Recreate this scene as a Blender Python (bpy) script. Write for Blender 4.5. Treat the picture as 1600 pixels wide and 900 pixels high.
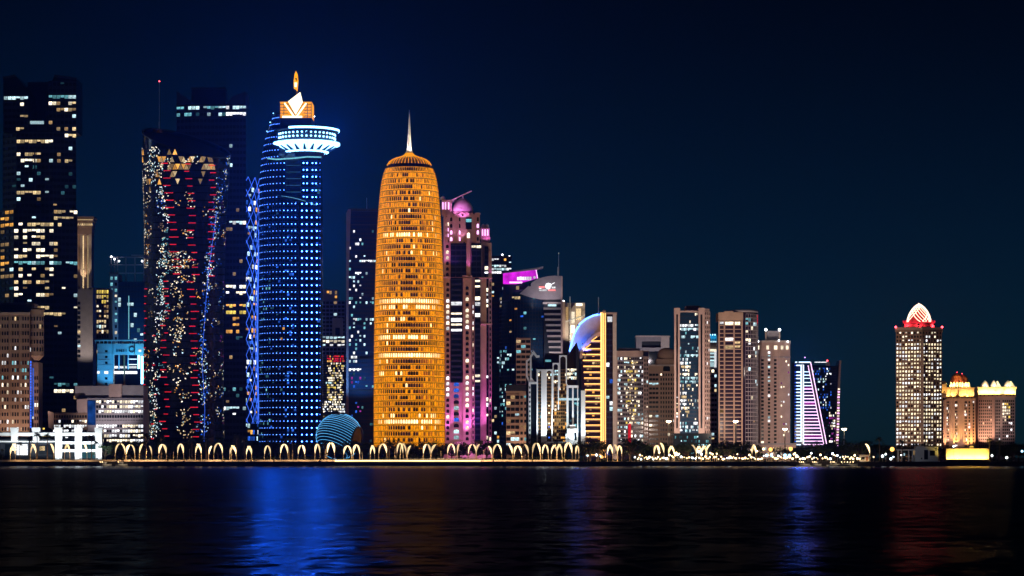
import bpy, math, random
from math import sin, cos, pi, radians, sqrt, atan2
from mathutils import Vector, Matrix

for o in list(bpy.data.objects):
    bpy.data.objects.remove(o)
SC = bpy.context.scene
COL = SC.collection
random.seed(7)

# ------------------------------------------------------------------ camera
F, H, YH = 3913.0, 7.0, 712.0            # focal length and horizon row for a 1600 px wide frame, eye height in metres
G = 2.9                                   # promenade level above the water
cam = bpy.data.cameras.new('camera')
cam.sensor_width = 36.0
cam.lens = 36.0 * F / 1600.0
cam.shift_y = (YH - 450.0) / 1600.0
cam.clip_start = 1.0
cam.clip_end = 80000.0
camo = bpy.data.objects.new('camera', cam)
COL.objects.link(camo)
camo.location = (0, 0, H)
camo.rotation_euler = (radians(90), 0, 0)
SC.camera = camo

# ------------------------------------------------------------------ night sky, weak moonlight, exposure
SUN_EL, SUN_AZ = 10.0, -75.0             # the moon, low on the left behind the city
world = bpy.data.worlds.new('World')
SC.world = world
world.use_nodes = True
wn, wl = world.node_tree.nodes, world.node_tree.links
wn.clear()
sky = wn.new('ShaderNodeTexSky')
sky.sky_type = 'NISHITA'
sky.sun_disc = False
sky.sun_elevation = radians(SUN_EL)
sky.sun_rotation = radians(SUN_AZ)
sky.air_density = 1.0
sky.dust_density = 0.1
sky.ozone_density = 8.0
tint = wn.new('ShaderNodeMixRGB')
tint.blend_type = 'MULTIPLY'
tint.inputs[0].default_value = 1.0
tint.inputs[2].default_value = (0.18, 0.66, 0.96, 1)
bg = wn.new('ShaderNodeBackground')
bg.inputs[1].default_value = 0.0106
wo = wn.new('ShaderNodeOutputWorld')
wl.new(sky.outputs[0], tint.inputs[1])
# light-polluted night air: the sky fades from the horizon upwards, alike all the way round
wtc = wn.new('ShaderNodeTexCoord')
wsep = wn.new('ShaderNodeSeparateXYZ'); wl.new(wtc.outputs['Generated'], wsep.inputs[0])
wmr = wn.new('ShaderNodeMapRange'); wmr.interpolation_type = 'SMOOTHSTEP'
wmr.inputs[1].default_value = -0.01; wmr.inputs[2].default_value = 0.21; wmr.inputs[3].default_value = 1.0; wmr.inputs[4].default_value = 0.17
wl.new(wsep.outputs['Z'], wmr.inputs[0])
wmul = wn.new('ShaderNodeMixRGB'); wmul.blend_type = 'MULTIPLY'; wmul.inputs[0].default_value = 1.0
wl.new(tint.outputs[0], wmul.inputs[1]); wl.new(wmr.outputs[0], wmul.inputs[2])
wl.new(wmul.outputs[0], bg.inputs[0])
wl.new(bg.outputs[0], wo.inputs[0])
moon = bpy.data.lights.new('moon', 'SUN')
moon.energy = 0.10
moon.angle = radians(10)
moon.color = (0.55, 0.75, 1.0)
moono = bpy.data.objects.new('moon', moon)
COL.objects.link(moono)
moono.rotation_euler = (radians(90 - SUN_EL), 0, radians(180 - SUN_AZ))
SC.view_settings.view_transform = 'Standard'
SC.view_settings.look = 'None'
SC.view_settings.exposure = 0.0
SC.view_settings.gamma = 1.0
SC.view_settings.use_curve_mapping = False
SC.cycles.use_denoising = True
SC.cycles.max_bounces = 5
SC.cycles.diffuse_bounces = 2
SC.cycles.glossy_bounces = 3
SC.cycles.transmission_bounces = 2
SC.cycles.transparent_max_bounces = 4
SC.cycles.volume_bounces = 0
SC.cycles.sample_clamp_indirect = 6.0
SC.cycles.caustics_reflective = False
SC.cycles.caustics_refractive = False
SC.cycles.use_light_tree = True

# ------------------------------------------------------------------ materials
MATS = {}
def newmat(name):
    m = bpy.data.materials.new(name)
    m.use_nodes = True
    n, l = m.node_tree.nodes, m.node_tree.links
    n.clear()
    out = n.new('ShaderNodeOutputMaterial')
    MATS[name] = m
    return m, n, l, out

def surface(name, col, rough=0.7, metal=0.0, var=0.25, scale=0.25, spec=0.15, bump=0.0, streak=1.0):
    m, n, l, out = newmat(name)
    p = n.new('ShaderNodeBsdfPrincipled')
    p.inputs['Roughness'].default_value = rough
    p.inputs['Metallic'].default_value = metal
    p.inputs['Specular IOR Level'].default_value = spec
    tc = n.new('ShaderNodeTexCoord')
    mp = n.new('ShaderNodeMapping')
    mp.inputs['Scale'].default_value = (1, 1, streak)
    nz = n.new('ShaderNodeTexNoise')
    nz.inputs['Scale'].default_value = scale
    nz.inputs['Detail'].default_value = 6
    l.new(tc.outputs['Object'], mp.inputs[0])
    l.new(mp.outputs[0], nz.inputs['Vector'])
    mx = n.new('ShaderNodeMixRGB')
    mx.inputs[1].default_value = (*[c * (1 - var) for c in col], 1)
    mx.inputs[2].default_value = (*[min(1, c * (1 + var)) for c in col], 1)
    l.new(nz.outputs['Fac'], mx.inputs[0])
    l.new(mx.outputs[0], p.inputs['Base Color'])
    if bump:
        b = n.new('ShaderNodeBump')
        b.inputs['Strength'].default_value = bump
        b.inputs['Distance'].default_value = 0.2
        l.new(nz.outputs['Fac'], b.inputs['Height'])
        l.new(b.outputs[0], p.inputs['Normal'])
    l.new(p.outputs[0], out.inputs[0])
    return m

def emit(name, col, strength, var=0.6, inner=0.6, sample=True, scale=2.2):
    """light-giving surface; every pane gets its own brightness and an uneven inside"""
    m, n, l, out = newmat(name)
    e = n.new('ShaderNodeEmission')
    e.inputs[0].default_value = (*col, 1)
    if var or inner:
        gi = n.new('ShaderNodeNewGeometry')
        oi = n.new('ShaderNodeObjectInfo')
        ad = n.new('ShaderNodeMath'); ad.operation = 'ADD'
        fr = n.new('ShaderNodeMath'); fr.operation = 'FRACT'
        l.new(gi.outputs['Random Per Island'], ad.inputs[0])
        l.new(oi.outputs['Random'], ad.inputs[1])
        l.new(ad.outputs[0], fr.inputs[0])
        mr = n.new('ShaderNodeMapRange')
        mr.inputs[3].default_value = strength * (1 - var)
        mr.inputs[4].default_value = strength * (1 + var)
        l.new(fr.outputs[0], mr.inputs[0])
        tc = n.new('ShaderNodeTexCoord')
        nz = n.new('ShaderNodeTexNoise')
        nz.inputs['Scale'].default_value = scale
        nz.inputs['Detail'].default_value = 3
        l.new(tc.outputs['Object'], nz.inputs['Vector'])
        m2 = n.new('ShaderNodeMapRange')
        m2.inputs[1].default_value = 0.3
        m2.inputs[2].default_value = 0.7
        m2.inputs[3].default_value = 1 - inner
        m2.inputs[4].default_value = 1 + inner
        l.new(nz.outputs['Fac'], m2.inputs[0])
        mu = n.new('ShaderNodeMath'); mu.operation = 'MULTIPLY'
        l.new(mr.outputs[0], mu.inputs[0]); l.new(m2.outputs[0], mu.inputs[1])
        l.new(mu.outputs[0], e.inputs[1])
    else:
        e.inputs[1].default_value = strength
    l.new(e.outputs[0], out.inputs[0])
    m.cycles.emission_sampling = 'AUTO' if sample else 'NONE'
    return m

def glass(name, col, rough=0.16):
    m, n, l, out = newmat(name)
    p = n.new('ShaderNodeBsdfPrincipled')
    p.inputs['Base Color'].default_value = (*col, 1)
    p.inputs['Roughness'].default_value = rough
    p.inputs['IOR'].default_value = 1.28
    tc = n.new('ShaderNodeTexCoord')
    nz = n.new('ShaderNodeTexNoise')
    nz.inputs['Scale'].default_value = 0.35
    l.new(tc.outputs['Object'], nz.inputs['Vector'])
    b = n.new('ShaderNodeBump')
    b.inputs['Strength'].default_value = 0.12
    b.inputs['Distance'].default_value = 0.3
    l.new(nz.outputs['Fac'], b.inputs['Height'])
    l.new(b.outputs[0], p.inputs['Normal'])
    l.new(p.outputs[0], out.inputs[0])
    return m

# building skins
surface('stone_tan', (0.42, 0.29, 0.22))
surface('stone_rose', (0.46, 0.33, 0.30))
surface('stone_pale', (0.55, 0.47, 0.44))
surface('stone_brown', (0.30, 0.19, 0.13))
surface('stone_grey', (0.30, 0.27, 0.29))
surface('white_paint', (0.78, 0.78, 0.78), var=0.08)
surface('concrete', (0.30, 0.28, 0.28))
surface('panel_dark', (0.026, 0.031, 0.040), rough=0.5)
surface('panel_navy', (0.02, 0.03, 0.06), rough=0.45)
surface('panel_royal', (0.012, 0.05, 0.20), rough=0.45)
surface('metal_dark', (0.06, 0.06, 0.065), rough=0.4, metal=0.6)
surface('metal_pale', (0.55, 0.55, 0.56), rough=0.35, metal=0.5)
surface('bronze', (0.28, 0.14, 0.05), rough=0.45, metal=0.4)
surface('dome_copper', (0.45, 0.17, 0.08), rough=0.5)
surface('dome_violet', (0.50, 0.42, 0.46), rough=0.45)
glass('glass_dark', (0.006, 0.009, 0.013))
glass('glass_blue', (0.010, 0.040, 0.085))
glass('glass_navy', (0.004, 0.010, 0.035))
glass('glass_brown', (0.022, 0.013, 0.007))
glass('glass_violet', (0.020, 0.010, 0.028))
# lights and lit rooms
emit('warm', (1.0, 0.72, 0.36), 0.7, sample=False)
emit('warm_dim', (1.0, 0.62, 0.26), 0.30, sample=False)
emit('cream', (1.0, 0.86, 0.62), 1.5, sample=False)
emit('white', (0.95, 0.97, 1.0), 1.4, sample=False)
emit('cool', (0.62, 0.92, 1.0), 0.95, sample=False)
emit('cyan', (0.25, 0.75, 0.85), 0.55, sample=False)
emit('cyan_dim', (0.12, 0.45, 0.55), 0.16, sample=False)
emit('amber', (1.0, 0.45, 0.08), 0.9, sample=False)
emit('yellow', (1.0, 0.72, 0.12), 0.9, sample=False)
emit('blue_room', (0.03, 0.16, 0.9), 0.7, sample=False)
emit('magenta_room', (0.75, 0.08, 0.7), 0.3, sample=False)
emit('red_strip', (1.0, 0.02, 0.04), 0.8, var=0.3, inner=0.0, sample=False)
emit('red_lamp', (1.0, 0.06, 0.08), 9.0, var=0, inner=0)
emit('white_lamp', (0.92, 0.96, 1.0), 9.0, var=0, inner=0)
emit('warm_lamp', (1.0, 0.74, 0.42), 16.0, var=0, inner=0)
emit('blue_led_small', (0.08, 0.24, 1.0), 3.5, var=0.4, inner=0.0)
emit('blue_led', (0.05, 0.20, 1.0), 22.0, var=0.35, inner=0.0)
emit('ice_led', (0.30, 0.70, 1.0), 4.0, var=0.2, inner=0.15)
emit('blue_strip', (0.05, 0.16, 1.0), 1.5, var=0.2, inner=0.2)
emit('orange_strip', (1.0, 0.50, 0.14), 2.2, var=0.15, inner=0.1)
emit('pink_strip', (1.0, 0.45, 0.95), 2.0, var=0.15, inner=0.1)
emit('ice_strip', (0.60, 0.80, 1.0), 2.2, var=0.15, inner=0.1)
emit('crown_gold', (1.0, 0.36, 0.0), 1.3, var=0.25, inner=0.35)
emit('crown_white', (1.0, 0.86, 0.55), 2.2, var=0, inner=0.1)
emit('screen_gold', (1.0, 0.33, 0.0), 1.0, var=0.22, inner=0.35, sample=False, scale=0.6)
emit('screen_red', (1.0, 0.20, 0.05), 0.30, var=0.5, inner=0.5, sample=False, scale=0.8)
emit('screen_plum', (0.30, 0.07, 0.12), 0.10, var=0.6, inner=0.5, sample=False, scale=0.8)
emit('screen_pale', (1.0, 0.76, 0.38), 2.0, var=0.35, inner=0.4, sample=False, scale=0.8)
emit('screen_band', (1.0, 0.34, 0.0), 1.0, var=0.2, inner=0.3, scale=0.5)
emit('magenta_sign', (0.80, 0.02, 0.85), 0.9, var=0.1, inner=0.45, scale=0.12)
emit('sail_pink', (1.0, 0.60, 0.98), 2.6, var=0.15, inner=0.1)
emit('blue_panel', (0.02, 0.13, 0.6), 0.30, var=0, inner=0.5, scale=0.2)
emit('cyan_panel', (0.02, 0.45, 0.95), 0.55, var=0.2, inner=0.3, scale=0.3)

# ------------------------------------------------------------------ mesh helpers
class MB:
    def __init__(s):
        s.v, s.f, s.m = [], [], []
    def face(s, pts, mi=0):
        k = len(s.v)
        s.v += [tuple(p) for p in pts]
        s.f.append(tuple(range(k, k + len(pts))))
        s.m.append(mi)
    def hexa(s, a, b, mi=0):
        """two quads a (front) and b (back), same winding, closed into a block"""
        k = len(s.v)
        s.v += [tuple(p) for p in a] + [tuple(p) for p in b]
        for q in ((0, 1, 2, 3), (7, 6, 5, 4), (0, 4, 5, 1), (1, 5, 6, 2), (2, 6, 7, 3), (3, 7, 4, 0)):
            s.f.append(tuple(k + i for i in q)); s.m.append(mi)
    def box(s, x0, x1, y0, y1, z0, z1, mi=0):
        s.hexa([(x0, y0, z0), (x1, y0, z0), (x1, y0, z1), (x0, y0, z1)],
               [(x0, y1, z0), (x1, y1, z0), (x1, y1, z1), (x0, y1, z1)], mi)
    def prism(s, pts, z0, z1, mi=0):
        n = len(pts); k = len(s.v)
        zb = z0 if callable(z0) else (lambda x, y: z0)
        zt = z1 if callable(z1) else (lambda x, y: z1)
        s.v += [(x, y, zb(x, y)) for x, y in pts] + [(x, y, zt(x, y)) for x, y in pts]
        for i in range(n):
            j = (i + 1) % n
            s.f.append((k + i, k + j, k + n + j, k + n + i)); s.m.append(mi)
        s.f.append(tuple(k + n + i for i in range(n))); s.m.append(mi)
        s.f.append(tuple(k + n - 1 - i for i in range(n))); s.m.append(mi)
    def lathe(s, prof, cx=0, cy=0, seg=32, a0=0, a1=2 * pi, mi=0, caps=True):
        k = len(s.v); full = abs(a1 - a0 - 2 * pi) < 1e-6
        n = seg if full else seg + 1
        for r, z in prof:
            for i in range(n):
                a = a0 + (a1 - a0) * i / seg
                s.v.append((cx + r * sin(a), cy - r * cos(a), z))
        for j in range(len(prof) - 1):
            for i in range(seg):
                i2 = (i + 1) % n
                s.f.append((k + j * n + i, k + j * n + i2, k + (j + 1) * n + i2, k + (j + 1) * n + i)); s.m.append(mi)
        if caps and full:
            s.f.append(tuple(k + n - 1 - i for i in range(n))); s.m.append(mi)
            t = k + (len(prof) - 1) * n
            s.f.append(tuple(t + i for i in range(n))); s.m.append(mi)
    def tube(s, pts, rad, seg=6, mi=0):
        pts = [Vector(p) for p in pts]; k = len(s.v); n = len(pts)
        rads = rad if isinstance(rad, (list, tuple)) else [rad] * n
        for i, p in enumerate(pts):
            t = (pts[min(i + 1, n - 1)] - pts[max(i - 1, 0)]).normalized()
            ref = Vector((0, 1, 0)) if abs(t.y) < 0.9 else Vector((1, 0, 0))
            a = t.cross(ref).normalized(); b = t.cross(a)
            for j in range(seg):
                g = 2 * pi * j / seg
                s.v.append(tuple(p + (a * cos(g) + b * sin(g)) * rads[i]))
        for i in range(n - 1):
            for j in range(seg):
                j2 = (j + 1) % seg
                s.f.append((k + i * seg + j, k + i * seg + j2, k + (i + 1) * seg + j2, k + (i + 1) * seg + j)); s.m.append(mi)
        s.f.append(tuple(k + j for j in range(seg))); s.m.append(mi)
        s.f.append(tuple(k + (n - 1) * seg + seg - 1 - j for j in range(seg))); s.m.append(mi)
    def mesh(s, name, mats):
        me = bpy.data.meshes.new(name)
        me.from_pydata(s.v, [], s.f)
        mats = mats if isinstance(mats, (list, tuple)) else [mats]
        for m in mats:
            me.materials.append(MATS[m])
        if len(mats) > 1:
            me.polygons.foreach_set('material_index', s.m)
        me.update()
        return me
    def build(s, name, mats, parent=None, kind=None, smooth=False):
        if not s.v:
            return None
        me = s.mesh(name, mats)
        if smooth:
            me.polygons.foreach_set('use_smooth', [True] * len(me.polygons))
        return link(name, me, parent, kind)

def link(name, data, parent=None, kind=None):
    o = bpy.data.objects.new(name, data)
    COL.objects.link(o)
    if parent is not None:
        o.parent = parent
    if kind:
        o['kind'] = kind
    return o

def tag(o, label, cat, group=None):
    o['label'] = label
    o['category'] = cat
    if group:
        o['group'] = group
    return o

_unit = {}
def unit(shape, mat):
    key = (shape, mat)
    if key not in _unit:
        mb = MB()
        if shape == 'box':
            mb.box(-.5, .5, -.5, .5, -.5, .5)
        elif shape == 'disc':
            mb.v = [(0.5 * cos(i * pi / 4), y, 0.5 * sin(i * pi / 4)) for y in (-.5, .5) for i in range(8)]
            mb.f = [tuple(range(8)), tuple(range(15, 7, -1))] + [(i, i + 8, (i + 1) % 8 + 8, (i + 1) % 8) for i in range(8)]
            mb.m = [0] * 10
        elif shape == 'arch':       # a pane with a round head
            prof = [(-.5, -.5), (.5, -.5)] + [(.5 * cos(i * pi / 6), .1 + .4 * sin(i * pi / 6)) for i in range(7)]
            n = len(prof)
            mb.v = [(x, -.5, z) for x, z in prof] + [(x, .5, z) for x, z in prof]
            mb.f = [tuple(range(n)), tuple(range(2 * n - 1, n - 1, -1))] + [(i, i + n, (i + 1) % n + n, (i + 1) % n) for i in range(n)]
            mb.m = [0] * len(mb.f)
        _unit[key] = mb.mesh('unit_' + shape, mat)
    return _unit[key]

# ------------------------------------------------------------------ facades
class Face:
    """a vertical plane of a building, from plan point 0 to plan point 1 (left to right as the street sees it)"""
    def __init__(s, b, x0, d0, x1, d1):
        s.b, s.x0, s.x1 = b, x0, x1
        s.A, s.B = Vector(b.X(x0, d0)), Vector(b.X(x1, d1))
        t = (s.B - s.A); s.L = t.length; t.normalize()
        s.n = Vector((t.y, -t.x)); s.curved = False
    def px(s, u): return s.x0 + (s.x1 - s.x0) * u
    def at(s, u, z): return s.A + (s.B - s.A) * u, s.n
    def width(s, z): return s.L

class Round:
    """part of a round wall: centre column cx, centre depth dc, radius r (px, may follow z), angles from the street side"""
    def __init__(s, b, cx, dc, r, a0, a1):
        s.b, s.cx, s.a0, s.a1 = b, cx, radians(a0), radians(a1)
        s.C = Vector(b.X(cx, dc)); s.r = r if callable(r) else (lambda z: r * b.s); s.curved = True
    def px(s, u): return s.cx + s.r(0) / s.b.s * sin(s.a0 + (s.a1 - s.a0) * u)
    def at(s, u, z):
        a = s.a0 + (s.a1 - s.a0) * u; n = Vector((sin(a), -cos(a)))
        return s.C + n * s.r(z), n
    def width(s, z): return s.r(z) * abs(s.a1 - s.a0)

def P3(face, u, z, out):
    p, n = face.at(u, z)
    return (p.x + n.x * out, p.y + n.y * out, z)

def fbox(mb, face, u0, u1, z0, z1, o0, o1, seg=1, mi=0):
    for k in range(seg):
        a, b = u0 + (u1 - u0) * k / seg, u0 + (u1 - u0) * (k + 1) / seg
        mb.hexa([P3(face, a, z0, o1), P3(face, b, z0, o1), P3(face, b, z1, o1), P3(face, a, z1, o1)],
                [P3(face, a, z0, o0), P3(face, b, z0, o0), P3(face, b, z1, o0), P3(face, a, z1, o0)], mi)

class Building:
    def __init__(s, name, label, cat, cx, D, group=None, cap=150, minpx=3.6):
        s.D, s.s = D, D / F
        s.ox = (cx - 800) * s.s
        s.root = link(name, None)
        s.root.location = (s.ox, D, G)
        tag(s.root, label, cat, group)
        s.panes, s.cap, s.minpx = [], cap, minpx
        s.rules = []
        s.default = (0.05, ['warm'])
    def X(s, px, d=0.0):
        dd = s.D + d * s.s
        return ((px - 800) * dd / F - s.ox, d * s.s)
    def Z(s, py, d=0.0):
        return H + (YH - py) * (s.D + d * s.s) / F - G
    def part(s, mb, name, mat, kind=None, smooth=False, parent=None):
        return mb.build(name, mat, parent or s.root, kind, smooth)
    def prism(s, name, mat, plan, ytop, ybot=None, parent=None):
        mb = MB()
        pts = [s.X(x, d) for x, d in plan]
        mb.prism(pts, 0.0 if ybot is None else s.Z(ybot), s.Z(ytop))
        return s.part(mb, name, mat, parent=parent)
    def box(s, name, mat, x0, x1, ytop, ybot, d0, d1, parent=None):
        """block whose street side spans x0..x1 (px) at depth d0"""
        a, b = s.X(x0, d0), s.X(x1, d0)
        mb = MB()
        mb.box(a[0], b[0], a[1], d1 * s.s, 0.0 if ybot is None else s.Z(ybot, d0), s.Z(ytop, d0))
        return s.part(mb, name, mat, parent=parent)
    def front(s, name, mat, prof, d0, d1, parent=None):
        """street-side outline (px, py) given thickness d0..d1"""
        mb = MB(); n = len(prof)
        pts = [(s.X(x, d0)[0], s.Z(y, d0)) for x, y in prof]
        mb.v = [(x, d0 * s.s, z) for x, z in pts] + [(x, d1 * s.s, z) for x, z in pts]
        mb.f = [tuple(range(n)), tuple(range(2 * n - 1, n - 1, -1))] + [(i, i + n, (i + 1) % n + n, (i + 1) % n) for i in range(n)]
        mb.m = [0] * len(mb.f)
        return s.part(mb, name, mat, parent=parent)
    def lathe(s, name, mat, cx, dc, prof, seg=32, smooth=True, parent=None, a0=0, a1=2 * pi):
        mb = MB(); c = s.X(cx, dc)
        mb.lathe([(r * s.s, s.Z(y, dc)) for r, y in prof], c[0], c[1], seg, a0, a1)
        return s.part(mb, name, mat, smooth=smooth, parent=parent)
    def bar(s, name, mat, pts, rad, seg=6, parent=None):
        mb = MB()
        mb.tube([(*s.X(x, d), s.Z(y, d)) for x, y, d in pts], rad * s.s, seg)
        return s.part(mb, name, mat, parent=parent)
    def piece(s, name, mat, face, u0, u1, z0, z1, o0, o1, shape='box', parent=None):
        u = (u0 + u1) / 2; z = (z0 + z1) / 2
        p, n = face.at(u, z)
        o = link(name, unit(shape, mat), parent or s.root)
        om = (o0 + o1) / 2
        o.location = (p.x + n.x * om, p.y + n.y * om, z)
        o.rotation_euler = (0, 0, atan2(n.x, -n.y))
        o.scale = ((u1 - u0) * face.width(z), o1 - o0, z1 - z0)
        return o
    def lit(s, px, py):
        for r in s.rules:
            if r[0] <= px <= r[1] and r[2] <= py <= r[3]:
                return random.choice(r[5]) if random.random() < r[4] else None
        return random.choice(s.default[1]) if random.random() < s.default[0] else None
    def facade(s, face, ytop, ybot, nf, nc, wall=None, band=0.3, pier=0.2, proud=0.5, dark=None, shape='box',
               each_band=False, each_pier=False, fill=1.0, seg=1, pane_out=0.12):
        z1, z0 = s.Z(ytop), s.Z(ybot)
        fh = (z1 - z0) / nf
        grid = MB()
        if band and wall:
            for i in range(nf + 1):
                za = max(z0, z0 + i * fh - band * fh / 2); zb = min(z1, z0 + i * fh + band * fh / 2)
                if each_band and not face.curved:
                    s.piece('floor_band', wall, face, 0, 1, za, zb, -0.05, proud)
                else:
                    fbox(grid, face, 0, 1, za, zb, -0.05, proud, seg)
        if pier and wall:
            for j in range(nc + 1):
                ua = max(0, (j - pier / 2) / nc); ub = min(1, (j + pier / 2) / nc)
                if each_pier and not face.curved:
                    s.piece('pier', wall, face, ua, ub, z0, z1, -0.05, proud + 0.12)
                else:
                    fbox(grid, face, ua, ub, z0, z1, -0.05, proud + 0.12)
        if grid.v:
            s.part(grid, 'wall_grid', wall, kind='stuff')
        for i in range(nf):
            za = z0 + (i + band / 2 + (1 - fill) * 0.3) * fh; zb = z0 + (i + 1 - band / 2) * fh
            py = YH - ((za + zb) / 2 + G - H) / s.s
            last = None
            for j in range(nc):
                ua = (j + pier / 2) / nc; ub = (j + 1 - pier / 2) / nc
                m = s.lit(face.px((ua + ub) / 2), py)
                if m and last and random.random() < 0.6:
                    m = last                                     # neighbours on a floor tend to share one lighting
                last = m
                m = m or dark
                if m:
                    lo = za
                    if m != dark and shape == 'box' and random.random() < 0.35:
                        lo = za + (zb - za) * random.uniform(0.25, 0.55)   # half-drawn blind or desk-high fittings
                    s.panes.append((face, ua, ub, lo, zb, m, shape, m != dark, pane_out))
    def pane(s, face, ua, ub, za, zb, m, shape='box', out=0.12):
        s.panes.append((face, ua, ub, za, zb, m, shape, True, out))
    def finish(s):
        def size(p):
            w = (p[2] - p[1]) * p[0].width(p[3]) / s.s; h = (p[4] - p[3]) / s.s
            return w, h
        big = [p for p in s.panes if max(size(p)) >= s.minpx and min(size(p)) > 1.4]
        big.sort(key=lambda p: (-p[7], -size(p)[0] * size(p)[1]))
        keep = set(id(p) for p in big[:s.cap])
        rest = {}
        for p in s.panes:
            face, ua, ub, za, zb, m, shape, lt, out = p
            if id(p) in keep:
                s.piece('window', m, face, ua, ub, za, zb, out - 0.2, out, shape)
            else:
                fbox(rest.setdefault(m, MB()), face, ua, ub, za, zb, -0.03, out)
        mats = list(rest)
        allmb = MB()
        for i, m in enumerate(mats):
            k = len(allmb.v)
            allmb.v += rest[m].v
            allmb.f += [tuple(x + k for x in q) for q in rest[m].f]
            allmb.m += [i] * len(rest[m].f)
        if allmb.v:
            s.part(allmb, 'small_windows', mats, kind='stuff')
    def flood(s, px, py, d, tx, ty, td, col, power, ang=60, size=0.6, fixture=True):
        p = Vector((*s.X(px, d), s.Z(py, d))); t = Vector((*s.X(tx, td), s.Z(ty, td)))
        dr = (t - p).normalized()
        q = dr.to_track_quat('-Z', 'Y')
        f = link('floodlight_or_helper', unit('box', 'metal_dark'), s.root)
        f.location = p - dr * 0.55
        f.rotation_euler = q.to_euler(); f.scale = (0.9, 0.9, 0.7)
        ld = bpy.data.lights.new('flood_beam', 'SPOT')
        ld.energy = power; ld.color = col; ld.spot_size = radians(ang); ld.spot_blend = 0.6; ld.shadow_soft_size = size
        lo = bpy.data.objects.new('flood_beam', ld); COL.objects.link(lo)
        lo.parent = s.root
        lo.location = p; lo.rotation_euler = q.to_euler()
        return f
    def beam(s, px, py, d, down, col, power, half, size=2.5):
        """added spot facing the bay, to colour the water reflections and the haze"""
        f = link('floodlight_or_helper', unit('box', 'metal_dark'), s.root)  # made-up housing for the added spot
        p = Vector((*s.X(px, d), s.Z(py, d))); f.location = p + Vector((0, .8, 0)); f.scale = (1.2, .8, 1.2)
        ld = bpy.data.lights.new('added_bay_beam', 'SPOT'); ld.energy = power; ld.color = col; ld.spot_size = radians(2 * half); ld.spot_blend = .3; ld.shadow_soft_size = size
        lo = bpy.data.objects.new('added_bay_beam', ld); COL.objects.link(lo); lo.parent = s.root
        lo.location = p; lo.rotation_euler = (radians(-90 + down + 180), 0, radians(180))
    def lamp(s, name, mat, px, py, d, r):
        mb = MB(); c = s.X(px, d)
        rr = r * s.s; zc = s.Z(py, d)
        mb.lathe([(rr * sin(k * pi / 6) + 1e-4, zc - rr * cos(k * pi / 6)) for k in range(7)], c[0], c[1], 10)
        return s.part(mb, name, mat, smooth=True)
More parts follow.
